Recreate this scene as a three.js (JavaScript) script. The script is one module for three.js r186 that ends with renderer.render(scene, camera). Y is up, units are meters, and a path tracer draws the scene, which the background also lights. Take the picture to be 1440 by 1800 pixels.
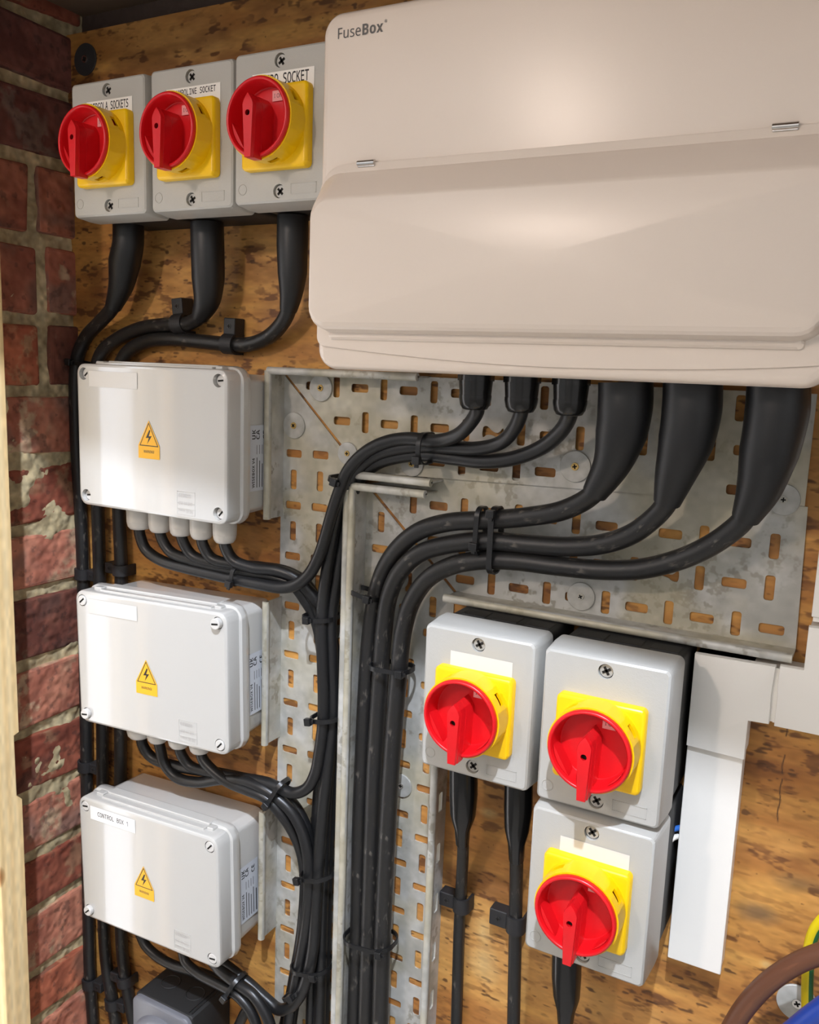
import * as THREE from 'three';
import { RoundedBoxGeometry } from 'three/addons/geometries/RoundedBoxGeometry.js';
import { mergeGeometries, toCreasedNormals } from 'three/addons/utils/BufferGeometryUtils.js';
import { RectAreaLightUniformsLib } from 'three/addons/lights/RectAreaLightUniformsLib.js';

// ---------------------------------------------------------------- camera, lights, exposure
// x to the right along the board, y up, z out of the board; metres
RectAreaLightUniformsLib.init();
const scene = new THREE.Scene();
scene.background = new THREE.Color(0x000000);
const FOCAL = 1546.19;                                   // pixels, in a 1440 x 1800 frame
const camera = new THREE.PerspectiveCamera(2 * Math.atan(900 / FOCAL) * 180 / Math.PI, 0.8, 0.02, 20);
camera.position.set(0.70639, 0.00999, 0.69468);
camera.rotation.set(-0.1657, 0.49415, 0.03675, 'YXZ');
camera.updateMatrixWorld(true);
scene.add(camera);
const renderer = new THREE.WebGLRenderer({ antialias: true });
renderer.toneMapping = THREE.LinearToneMapping;
renderer.toneMappingExposure = 1.0;
renderer.shadowMap.enabled = true;

const WHITE_LAMP = { at: [0.78, 1.12, 1.02], power: 12.2, color: 0xe6efff };
const WARM_LAMP = { at: [0.0076, 0.582, 1.62], power: 1.8, color: 0xffeadb };
const DAYLIGHT = { level: 3.0, color: 0xf4f7ff };
const whiteLight = new THREE.PointLight(WHITE_LAMP.color, WHITE_LAMP.power, 0, 2);
whiteLight.position.set(...WHITE_LAMP.at); whiteLight.castShadow = true; whiteLight.shadow.radius = 1; whiteLight.name = 'ceiling_lamp_light';
scene.add(whiteLight);
const warmLight = new THREE.PointLight(WARM_LAMP.color, WARM_LAMP.power, 0, 2);
warmLight.position.set(...WARM_LAMP.at); warmLight.castShadow = true; warmLight.shadow.radius = 2.6; warmLight.name = 'bulkhead_lamp_light';
scene.add(warmLight);
for (const [z0, z1] of [[0.19, 0.272], [0.306, 0.322]]) {
  const l = new THREE.RectAreaLight(DAYLIGHT.color, DAYLIGHT.level, z1 - z0, 1.2);
  l.position.set(-0.119, -0.45, (z0 + z1) / 2); l.lookAt(1, -0.45, (z0 + z1) / 2); l.name = 'window_light';
  scene.add(l);
}

// ---------------------------------------------------------------- helpers
let seed = 12345;
const rnd = () => { seed = (seed * 1664525 + 1013904223) >>> 0; return seed / 4294967296; };
const rr = (a, b) => a + (b - a) * rnd();
const V = (x, y, z) => new THREE.Vector3(x, y, z);
function ray(px, py) { return V((px - 720) / FOCAL, -(py - 900) / FOCAL, -1).applyQuaternion(camera.quaternion); }
function at(px, py, z) { const d = ray(px, py), c = camera.position; return c.clone().addScaledVector(d, (z - c.z) / d.z); }   // a pixel on the plane z
const taken = {};
function numbered(n) { taken[n] = (taken[n] || 0) + 1; return taken[n] === 1 ? n : n + '_' + String(taken[n] - 1).padStart(3, '0'); }
function shade(o) { o.castShadow = true; o.receiveShadow = true; return o; }
function thing(name, label, category, pos = [0, 0, 0], group) {
  const o = new THREE.Group(); o.name = numbered(name); o.position.set(...pos); scene.add(o);
  o.userData = { label, category }; if (group) o.userData.group = group;
  return o;
}
function part(name, geo, mat, parent, label) {
  const m = shade(new THREE.Mesh(Array.isArray(geo) ? join(geo) : geo, mat)); m.name = name; parent.add(m);
  if (label) m.userData.label = label;
  return m;
}
function struct(name, geo, mat, label) {
  const m = shade(new THREE.Mesh(Array.isArray(geo) ? join(geo) : geo, mat)); m.name = name; scene.add(m);
  m.userData = { kind: 'structure', label, category: name.split('_')[0] };
  return m;
}
function join(list) {
  return mergeGeometries(list.map(g => { const h = g.index ? g.toNonIndexed() : g; for (const k of Object.keys(h.attributes)) if (!['position', 'normal', 'uv'].includes(k)) h.deleteAttribute(k); return h; }));
}
// texture coordinates in metres, from the axis each face looks along
function metres(g0, ox = 0, oy = 0) {
  const g = g0.index ? g0.toNonIndexed() : g0;
  if (!g.attributes.normal) g.computeVertexNormals();
  const p = g.attributes.position, uv = new Float32Array(p.count * 2), a = V(0, 0, 0), b = V(0, 0, 0), c = V(0, 0, 0);
  for (let i = 0; i < p.count; i += 3) {
    a.fromBufferAttribute(p, i); b.fromBufferAttribute(p, i + 1); c.fromBufferAttribute(p, i + 2);
    const n = b.clone().sub(a).cross(c.clone().sub(a)), x = Math.abs(n.x), y = Math.abs(n.y), z = Math.abs(n.z);
    [a, b, c].forEach((v, k) => {
      const q = z >= x && z >= y ? [v.x, v.y] : x >= y ? [v.z, v.y] : [v.x, v.z];
      uv[(i + k) * 2] = q[0] + ox; uv[(i + k) * 2 + 1] = q[1] + oy;
    });
  }
  g.setAttribute('uv', new THREE.BufferAttribute(uv, 2));
  return g;
}
const T = (g, x = 0, y = 0, z = 0) => g.translate(x, y, z);
function box(x0, x1, y0, y1, z0, z1, r = 0) {
  const w = x1 - x0, h = y1 - y0, d = z1 - z0;
  const g = r > 0 ? new RoundedBoxGeometry(w, h, d, 2, Math.min(r, w / 2.05, h / 2.05, d / 2.05)) : new THREE.BoxGeometry(w, h, d);
  return metres(T(g, (x0 + x1) / 2, (y0 + y1) / 2, (z0 + z1) / 2));
}
function rrect(x0, x1, y0, y1, r, S = THREE.Shape) {
  const s = new S();
  s.moveTo(x0 + r, y0); s.lineTo(x1 - r, y0); s.absarc(x1 - r, y0 + r, r, -Math.PI / 2, 0); s.lineTo(x1, y1 - r); s.absarc(x1 - r, y1 - r, r, 0, Math.PI / 2);
  s.lineTo(x0 + r, y1); s.absarc(x0 + r, y1 - r, r, Math.PI / 2, Math.PI); s.lineTo(x0, y0 + r); s.absarc(x0 + r, y0 + r, r, Math.PI, Math.PI * 1.5);
  return s;
}
function circle(x, y, r, S = THREE.Path) { const s = new S(); s.absarc(x, y, r, 0, Math.PI * 2, S === THREE.Path); return s; }
// a shape pushed out from z0 to z1, its front edge rounded by b
function extrude(shape, z0, z1, b = 0, seg = 3, curve = 6) {
  let g;
  if (b > 0) {
    g = new THREE.ExtrudeGeometry(shape, { depth: z1 - z0 - b, bevelEnabled: true, bevelThickness: b, bevelSize: b, bevelOffset: -b, bevelSegments: seg, curveSegments: curve });
    const p = g.attributes.position;                       // square back edge: only the front keeps its bevel
    g.translate(0, 0, z0);
    for (let i = 0; i < p.count; i++) if (p.getZ(i) < z0) p.setZ(i, z0);
    g.computeVertexNormals(); g = toCreasedNormals(g, 0.7);
  } else { g = new THREE.ExtrudeGeometry(shape, { depth: z1 - z0, bevelEnabled: false, curveSegments: curve }); g.translate(0, 0, z0); g = toCreasedNormals(g, 0.6); }
  return metres(g);
}
const slab = (x0, x1, y0, y1, z0, z1, r, b = 0) => extrude(rrect(x0, x1, y0, y1, r), z0, z1, b);
// rings of equal length joined into a closed skin (a tapering body)
function loft(rings, capStart = true, capEnd = true) {
  const pos = [], n = rings[0].length;
  const tri = (a, b, c) => pos.push(a.x, a.y, a.z, b.x, b.y, b.z, c.x, c.y, c.z);
  for (let i = 0; i + 1 < rings.length; i++) for (let k = 0; k < n; k++) {
    const a = rings[i][k], b = rings[i][(k + 1) % n], c = rings[i + 1][(k + 1) % n], d = rings[i + 1][k];
    tri(a, b, c); tri(a, c, d);
  }
  const cap = (r, flip) => { const m = r.reduce((s, v) => s.add(v), V(0, 0, 0)).multiplyScalar(1 / n); for (let k = 0; k < n; k++) flip ? tri(m, r[(k + 1) % n], r[k]) : tri(m, r[k], r[(k + 1) % n]); };
  if (capStart) cap(rings[0], true); if (capEnd) cap(rings[rings.length - 1], false);
  const g = new THREE.BufferGeometry(); g.setAttribute('position', new THREE.Float32BufferAttribute(pos, 3)); g.computeVertexNormals();
  return metres(toCreasedNormals(g, 0.65));
}
function rring(x0, x1, y0, y1, r, z, seg = 5) {           // a rounded rectangle as points
  const o = [];
  for (const [cx, cy, a] of [[x1 - r, y0 + r, -90], [x1 - r, y1 - r, 0], [x0 + r, y1 - r, 90], [x0 + r, y0 + r, 180]])
    for (let k = 0; k <= seg; k++) { const t = (a + 90 * k / seg) * Math.PI / 180; o.push(V(cx + r * Math.cos(t), cy + r * Math.sin(t), z)); }
  return o;
}
const cyl = (r0, r1, h, n = 20) => new THREE.CylinderGeometry(r1, r0, h, n);            // along y
const disc = (r, z0, z1, n = 24, r1 = r) => new THREE.CylinderGeometry(r1, r, z1 - z0, n).rotateX(Math.PI / 2).translate(0, 0, (z0 + z1) / 2);   // along z
const lathe = (pts, n = 36) => new THREE.LatheGeometry(pts.map(p => new THREE.Vector2(...p)), n).rotateX(Math.PI / 2);   // (radius, z) pairs turned about z
// a tube through points whose radius changes along it
function sweep(pts, radii, seg = 14, per = 9) {
  const c = new THREE.CatmullRomCurve3(pts, false, 'centripetal'), n = Math.max(8, (pts.length - 1) * per), fr = { tangents: [], normals: [], binormals: [] };
  for (let i = 0; i <= n; i++) {                           // frames carried along without twist
    const t = c.getTangent(i / n).normalize(), up = i ? fr.normals[i - 1] : Math.abs(t.z) < 0.9 ? V(0, 0, 1) : V(0, 1, 0), m = up.clone().addScaledVector(t, -up.dot(t)).normalize();
    fr.tangents.push(t); fr.normals.push(m); fr.binormals.push(t.clone().cross(m));
  }
  const pos = [], nor = [], uv = [], idx = [];
  const rad = t => { if (typeof radii === 'number') return radii; const f = t * (radii.length - 1), i = Math.min(radii.length - 2, Math.floor(f)), k = f - i; return radii[i] * (1 - k) + radii[i + 1] * k; };
  let len = 0, last = null;
  for (let i = 0; i <= n; i++) {
    const p = c.getPoint(i / n), r = rad(i / n); if (last) len += p.distanceTo(last); last = p;
    for (let k = 0; k <= seg; k++) {
      const a = k / seg * Math.PI * 2, d = fr.normals[i].clone().multiplyScalar(Math.cos(a)).addScaledVector(fr.binormals[i], Math.sin(a));
      pos.push(p.x + d.x * r, p.y + d.y * r, p.z + d.z * r); nor.push(d.x, d.y, d.z); uv.push(k / seg * 0.05, len);
    }
  }
  for (let i = 0; i < n; i++) for (let k = 0; k < seg; k++) { const a = i * (seg + 1) + k, b = a + seg + 1; idx.push(a, a + 1, b, a + 1, b + 1, b); }
  for (const [i, flip] of [[0, true], [n, false]]) {       // closed ends
    const p = c.getPoint(i / n), m = pos.length / 3; pos.push(p.x, p.y, p.z); const t = fr.tangents[i]; nor.push(t.x * (flip ? -1 : 1), t.y * (flip ? -1 : 1), t.z * (flip ? -1 : 1)); uv.push(0, 0);
    for (let k = 0; k < seg; k++) { const a = i * (seg + 1) + k; flip ? idx.push(m, a + 1, a) : idx.push(m, a, a + 1); }
  }
  const g = new THREE.BufferGeometry();
  g.setAttribute('position', new THREE.Float32BufferAttribute(pos, 3)); g.setAttribute('normal', new THREE.Float32BufferAttribute(nor, 3)); g.setAttribute('uv', new THREE.Float32BufferAttribute(uv, 2)); g.setIndex(idx);
  return g;
}

// ---------------------------------------------------------------- textures
function hash(i, j, k) { let h = Math.imul(i, 374761393) + Math.imul(j, 668265263) + Math.imul(k + 1, 974634777) | 0; h = Math.imul(h ^ (h >>> 13), 1274126177); h ^= h >>> 16; return (h >>> 0) / 4294967296; }
function noise(u, v, nx, ny, k = 0) {                      // value noise, nx by ny cells over the unit square, wraps
  const x = u * nx, y = v * ny, i = Math.floor(x), j = Math.floor(y); let f = x - i, g = y - j; f = f * f * (3 - 2 * f); g = g * g * (3 - 2 * g);
  const i0 = (i % nx + nx) % nx, i1 = (i0 + 1) % nx, j0 = (j % ny + ny) % ny, j1 = (j0 + 1) % ny;
  return (hash(i0, j0, k) * (1 - f) + hash(i1, j0, k) * f) * (1 - g) + (hash(i0, j1, k) * (1 - f) + hash(i1, j1, k) * f) * g;
}
function fbm(u, v, nx, ny, oct = 4, k = 0) { let s = 0, a = 0.5, t = 0; for (let o = 0; o < oct; o++) { s += a * noise(u, v, nx << o, ny << o, k + o); t += a; a *= 0.55; } return s / t; }
const mix = (a, b, t) => a.map((x, i) => x + (b[i] - x) * t), clamp = t => Math.max(0, Math.min(1, t)), step = (a, b, t) => { t = clamp((t - a) / (b - a)); return t * t * (3 - 2 * t); };
function texture(w, h, size, fn, color = true) {           // fn(u, v) -> [r, g, b] 0..255; size = metres per repeat (x, y)
  const d = new Uint8Array(w * h * 4);
  for (let j = 0; j < h; j++) for (let i = 0; i < w; i++) { const c = fn(i / w, j / h), o = (j * w + i) * 4; d[o] = clamp(c[0] / 255) * 255; d[o + 1] = clamp(c[1] / 255) * 255; d[o + 2] = clamp(c[2] / 255) * 255; d[o + 3] = 255; }
  const t = new THREE.DataTexture(d, w, h); t.wrapS = t.wrapT = THREE.RepeatWrapping; t.magFilter = THREE.LinearFilter; t.minFilter = THREE.LinearMipmapLinearFilter; t.generateMipmaps = true;
  if (color) t.colorSpace = THREE.SRGBColorSpace; t.repeat.set(1 / size[0], 1 / size[1]); t.needsUpdate = true;
  return t;
}
const grey = x => [x, x, x];
const grainBump = texture(256, 256, [0.04, 0.04], (u, v) => grey(255 * (0.6 * noise(u, v, 60, 60, 1) + 0.4 * noise(u, v, 31, 31, 3))), false);
const peelBump = texture(256, 256, [0.05, 0.05], (u, v) => grey(255 * fbm(u, v, 24, 24, 2, 2)), false);
// plywood: long streaks, dark flecks and blotches
const plySpots = []; for (let i = 0; i < 1300; i++) plySpots.push([rnd(), rnd(), 0.0008 + 0.0026 * rnd() ** 3, rr(0.35, 0.9), rr(0.25, 1)]);
const plyData = new Float32Array(1024 * 1024);
for (const [su, sv, r, sq, k] of plySpots) for (let j = -24; j <= 24; j++) for (let i = -24; i <= 24; i++) {
  const X = Math.floor(su * 1024) + i, Y = Math.floor(sv * 1024) + j; const d = Math.hypot(i / 1024, j / 1024 / sq) / r;
  if (d < 1) { const o = ((Y + 1024) % 1024) * 1024 + (X + 1024) % 1024; plyData[o] = Math.max(plyData[o], k * (1 - d * d)); }
}
function ply(u, v) {
  const streak = plyStreak(u, v), cloud = plyCloud(u, v), fine = noise(u, v, 150, 500, 4), blot = plyBlot(u, v), fleck = fbm(u, v, 60, 170, 3, 1), tick = fbm(u, v, 90, 260, 2, 6);
  let c = mix([204, 150, 76], [162, 106, 50], step(0.34, 0.68, streak * 0.5 + cloud * 0.5));
  c = mix(c, [222, 176, 104], step(0.52, 0.75, cloud) * 0.5);
  c = mix(c, [110, 66, 30], step(0.52, 0.74, blot) * 0.5);
  c = mix(c, [96, 58, 28], step(0.58, 0.72, fleck) * (0.25 + 0.55 * step(0.4, 0.6, blot)));
  c = mix(c, [66, 40, 20], step(0.7, 0.82, tick) * step(0.42, 0.6, plyZone(u, v)) * 0.65);
  c = mix(c, [70, 42, 22], plyData[(Math.floor(v * 1024) % 1024) * 1024 + Math.floor(u * 1024) % 1024] * 0.6);
  if (v > 0.5 && u < 0.36) {
  const X = u + 0.004 * (fbm(u, v, 20, 20, 3, 5) - 0.5), Y = v + 0.004 * (fbm(u, v, 20, 20, 3, 4) - 0.5);
  const blob = (a, b, rx, ry) => clamp(1.3 - Math.hypot((X - a) / rx, (Y - b) / ry) + 0.9 * (fbm(u, v, 40, 40, 3, 2) - 0.5));
  c = mix(c, [58, 36, 20], clamp(1 - Math.abs(X - 0.2937 - 0.0006 * Math.sin(v * 300)) / 0.0007) * step(0.800, 0.806, v) * step(0.9, 0.89, v) * step(0.12, 0.2, noise(u, v, 3, 90, 3)));   // crack in the face veneer
  c = mix(c, [112, 88, 62], blob(0.285, 0.7145, 0.017, 0.009) * 0.75);   // knot
  c = mix(c, [110, 86, 58], blob(0.318, 0.752, 0.022, 0.008) * 0.55);
  for (const [a, b, rx, ry] of [[0.0287, 0.7335, 0.010, 0.005], [0.0315, 0.5687, 0.016, 0.020], [0.03, 0.60, 0.010, 0.016], [0.298, 0.668, 0.006, 0.004]]) c = mix(c, [214, 184, 128], clamp(blob(a, b, rx, ry)) * 0.6);   // scraped patches
  }
  return c.map(x => x * (0.95 + 0.1 * fine));
}
function field(n, fn) {                                    // a smooth field kept on a coarse grid
  const a = new Float32Array(n * n); for (let j = 0; j < n; j++) for (let i = 0; i < n; i++) a[j * n + i] = fn(i / n, j / n);
  return (u, v) => { const x = u * n, y = v * n, i = Math.floor(x), j = Math.floor(y), f = x - i, g = y - j, i0 = i % n, i1 = (i + 1) % n, j0 = (j % n) * n, j1 = ((j + 1) % n) * n; return (a[j0 + i0] * (1 - f) + a[j0 + i1] * f) * (1 - g) + (a[j1 + i0] * (1 - f) + a[j1 + i1] * f) * g; };
}
const plyCloud = field(320, (u, v) => fbm(u, v, 5, 7, 5, 2)), plyZone = field(160, (u, v) => fbm(u, v, 9, 14, 3, 5)), plyStreak = field(640, (u, v) => fbm(u, v, 5, 60, 3, 0)), plyBlot = field(800, (u, v) => fbm(u, v, 12, 26, 4, 3));
const plyMap = texture(1408, 1408, [0.9, 0.9], ply);
const plyBump = texture(512, 512, [0.9, 0.9], (u, v) => grey(255 * (0.5 * fbm(u, v, 6, 60, 3, 0) + 0.5 * noise(u, v, 60, 200, 2))), false);
const brickMap = texture(768, 768, [0.4, 0.4], (u, v) => {
  const a = fbm(u, v, 12, 12, 5, 0), b = fbm(u, v, 22, 22, 5, 2), p = noise(u, v, 60, 60, 5), q = fbm(u, v, 50, 50, 3, 1);
  let c = mix([204, 134, 106], [172, 104, 82], step(0.3, 0.7, a)); c = mix(c, [134, 104, 92], step(0.5, 0.72, fbm(u, v, 7, 7, 4, 3)) * 0.7);
  c = mix(c, [204, 182, 146], step(0.5, 0.66, b) * step(0.44, 0.6, fbm(u, v, 8, 5, 4, 4)) * 0.75);
  c = mix(c, [70, 52, 48], step(0.62, 0.76, q) * 0.3);
  return c.map(x => x * (0.9 + 0.18 * p));
});
const brickBump = texture(512, 512, [0.4, 0.4], (u, v) => grey(255 * (0.55 * fbm(u, v, 18, 18, 4, 0) + 0.45 * noise(u, v, 64, 64, 5))), false);
const mortarMap = texture(512, 512, [0.3, 0.3], (u, v) => { const a = fbm(u, v, 16, 16, 5, 1); return mix([206, 188, 148], [164, 146, 110], step(0.3, 0.7, a)).map(x => x * (0.85 + 0.3 * noise(u, v, 64, 64, 3))); });
const steelMap = texture(768, 768, [0.32, 0.32], (u, v) => {
  const a = fbm(u, v, 14, 14, 5, 1), s = noise(u, v, 60, 60, 3), f = fbm(u, v, 56, 56, 3, 4), m = fbm(u, v, 7, 7, 3, 5);
  let c = mix([172, 170, 162], [196, 195, 190], step(0.3, 0.7, a)); c = mix(c, [134, 128, 114], step(0.54, 0.72, f) * step(0.45, 0.65, m) * 0.6); c = mix(c, [188, 174, 134], step(0.5, 0.75, fbm(u, v, 4, 5, 3, 2)) * 0.4);
  return c.map(x => x * (0.96 + 0.08 * s));
});
const steelRough = texture(512, 512, [0.32, 0.32], (u, v) => grey(255 * (0.36 + 0.3 * fbm(u, v, 24, 24, 4, 2))), false);
const timberMap = texture(512, 1024, [0.16, 0.6], (u, v) => {
  const w = u + 0.03 * fbm(u, v, 3, 4, 3, 1), r = 0.5 + 0.5 * Math.sin(w * 90 + 5 * fbm(u, v, 4, 3, 2, 2)); let c = mix([244, 218, 168], [226, 190, 130], r * 0.55);
  const dx = (u - 0.3) / 0.06, dy = (v - 0.62) / 0.022; c = mix(c, [150, 100, 52], clamp(1.1 - dx * dx - dy * dy));
  return c.map(x => x * (0.95 + 0.1 * noise(u, v, 60, 60, 4)));
});
const scuffMap = texture(256, 1024, [0.05, 0.3], (u, v) => { const s = step(0.6, 0.78, fbm(u, v, 20, 40, 3, 2)) * step(0.45, 0.65, fbm(u, v, 4, 12, 3, 4)); return mix(mix([27, 27, 28], [33, 31, 29], noise(u, v, 30, 30, 1)), [104, 97, 88], s * 0.75); });
const soffitMap = texture(256, 256, [0.3, 0.3], (u, v) => mix([136, 112, 88], [102, 84, 68], fbm(u, v, 5, 6, 4, 2)));

// ---------------------------------------------------------------- materials
const std = (o) => new THREE.MeshPhysicalMaterial(o);
const M = {
  ply: std({ map: plyMap, bumpMap: plyBump, bumpScale: 0.0012, roughness: 0.62 }),
  brick: ['#ffffff', '#dcd2d0', '#a39a9c', '#f4dccb', '#c4a9a0'].map(c => std({ color: c, map: brickMap, bumpMap: brickBump, bumpScale: 0.004, roughness: 0.95 })),
  brickBlue: std({ color: '#a49fb2', map: brickMap, bumpMap: brickBump, bumpScale: 0.003, roughness: 0.8 }),
  mortar: std({ map: mortarMap, bumpMap: brickBump, bumpScale: 0.006, roughness: 1 }),
  timber: std({ map: timberMap, roughness: 0.75 }),
  soffit: std({ map: soffitMap, roughness: 0.9 }),
  plaster: std({ color: '#a3a19c', roughness: 0.95 }),
  concrete: std({ color: '#c4bfb6', roughness: 0.95 }),
  steel: std({ map: steelMap, roughnessMap: steelRough, roughness: 1, metalness: 0.22 }),
  brass: std({ color: '#c9a864', roughness: 0.4, metalness: 0.5 }),
  screw: std({ color: '#b9b6af', roughness: 0.35, metalness: 0.35 }),
  slot: std({ color: '#17130e', roughness: 0.9 }),
  cuWhite: std({ color: '#e0d2c4', roughness: 0.31, bumpMap: peelBump, bumpScale: 0.00002, specularIntensity: 1 }),
  cuInk: std({ color: '#5d5a58', roughness: 0.6 }),
  chrome: std({ color: '#cfccc8', roughness: 0.2, metalness: 1 }),
  boxWhite: std({ color: '#c4c2bd', roughness: 0.3, bumpMap: grainBump, bumpScale: 0.00001, clearcoat: 1, clearcoatRoughness: 0.07 }),
  boxScrew: std({ color: '#d2cfca', roughness: 0.25 }),
  isoGrey: std({ color: '#b5b3ac', roughness: 0.42, bumpMap: grainBump, bumpScale: 0.00006 }),
  isoPale: std({ color: '#b1b0ab', roughness: 0.38, bumpMap: grainBump, bumpScale: 0.00006 }),
  yellow: std({ color: '#f5c400', roughness: 0.36 }),
  red: std({ color: '#d3121b', roughness: 0.34 }),
  blackBase: std({ color: '#1e1e1e', roughness: 0.6 }),
  cable: std({ map: scuffMap, roughness: 0.42 }),
  smooth: std({ color: '#1b1b1c', roughness: 0.36 }),
  shrink: std({ color: '#161617', roughness: 0.42 }),
  gloss: std({ color: '#141415', roughness: 0.2 }),
  nylon: std({ color: '#1a1a1b', roughness: 0.34 }),
  clip: std({ color: '#222122', roughness: 0.55 }),
  trunk: std({ color: '#ede9e1', roughness: 0.35 }),
  brown: std({ color: '#6d4631', roughness: 0.45, map: texture(256, 512, [0.05, 0.2], (u, v) => mix([228, 220, 214], [255, 246, 236], step(0.55, 0.8, fbm(u, v, 14, 10, 4, 1)))) }),
  blue: std({ color: '#1f3f96', roughness: 0.4 }),
  earthYellow: std({ color: '#e8cf10', roughness: 0.4 }), earthGreen: std({ color: '#12602f', roughness: 0.4 }),
  gland: std({ color: '#cfcbc4', roughness: 0.3 }),
  blackGland: std({ color: '#161514', roughness: 0.22 }),
  paper: std({ color: '#d9d6d0', roughness: 0.5 }),
  greyCover: std({ color: '#6e6f75', roughness: 0.32 }),
};
// flat print: a canvas on a thin label
function print(w, h, px, draw, extra = {}) {
  const c = document.createElement('canvas'); c.width = Math.round(w * px); c.height = Math.round(h * px);
  const g = c.getContext('2d'); draw(g, c.width, c.height);
  const t = new THREE.CanvasTexture(c); t.colorSpace = THREE.SRGBColorSpace;
  return std({ map: t, roughness: 0.45, ...extra });
}
function label(name, w, h, mat, parent, x, y, z, text) { const m = part(name, T(new THREE.PlaneGeometry(w, h), x, y, z), mat, parent, text); return m; }
const narrow = (g, s, x, y, size, sx, font = 'monospace', weight = 'bold') => { g.save(); g.translate(x, y); g.scale(sx, 1); g.font = `${weight} ${size}px ${font}`; g.fillText(s, 0, 0); g.restore(); };

// ---------------------------------------------------------------- the room
const WX = -0.0943;
const boardTop = 0.3385;
const board = thing('plywood_backboard', 'stained plywood backboard carrying all the switchgear and trays', 'board', [0.4, -1.05, -0.009]);
part('panel', metres(T(new THREE.BoxGeometry(1.0, boardTop + 1.05, 0.018), 0, (boardTop + 1.05) / 2, 0)), M.ply, board);
struct('wall_back', box(-0.45, 1.75, -1.5, 1.32, -0.12, -0.0185), std({ color: '#5a4a42', roughness: 0.95, bumpMap: brickBump, bumpScale: 0.004 }), 'dark masonry wall behind the plywood backboard');
struct('floor', box(-0.45, 1.75, -1.6, -1.5, -0.12, 2.5), M.concrete, 'grey concrete floor of the cupboard');
struct('ceiling', box(-0.45, 1.75, 1.32, 1.4, -0.12, 2.5), M.plaster, 'plastered ceiling high above the switchgear');
struct('wall_right', box(1.65, 1.75, -1.5, 1.32, -0.0185, 2.5), M.plaster, 'plastered wall to the right of the backboard');
struct('wall_front', box(-0.45, 1.65, -1.5, 1.32, 2.4, 2.5), M.plaster, 'plastered wall facing the backboard');
{ // the low soffit over the board: its slanting front edge cuts the ceiling lamp's light off the consumer unit
  const s = new THREE.Shape(), L = WHITE_LAMP.at, ys = 0.362;
  const hit = (x, y, z) => { const t = (ys - y) / (L[1] - y); return [x + (L[0] - x) * t, z + (L[2] - z) * t]; };
  const a = hit(0.1, -0.15, 0.05), b = hit(0.62, -0.284, 0.025), k = (b[1] - a[1]) / (b[0] - a[0]);
  const f = x => a[1] + k * (x - a[0]);
  s.moveTo(WX, 0.0185); s.lineTo(WX, -f(WX)); s.lineTo(1.6, -f(1.6)); s.lineTo(1.6, 0.0185); s.closePath();
  const g = new THREE.ExtrudeGeometry(s, { depth: 0.04, bevelEnabled: false }); g.rotateX(-Math.PI / 2); g.translate(0, ys, 0);
  struct('ceiling_soffit', metres(g), M.soffit, 'low brown soffit over the backboard');
}
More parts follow.
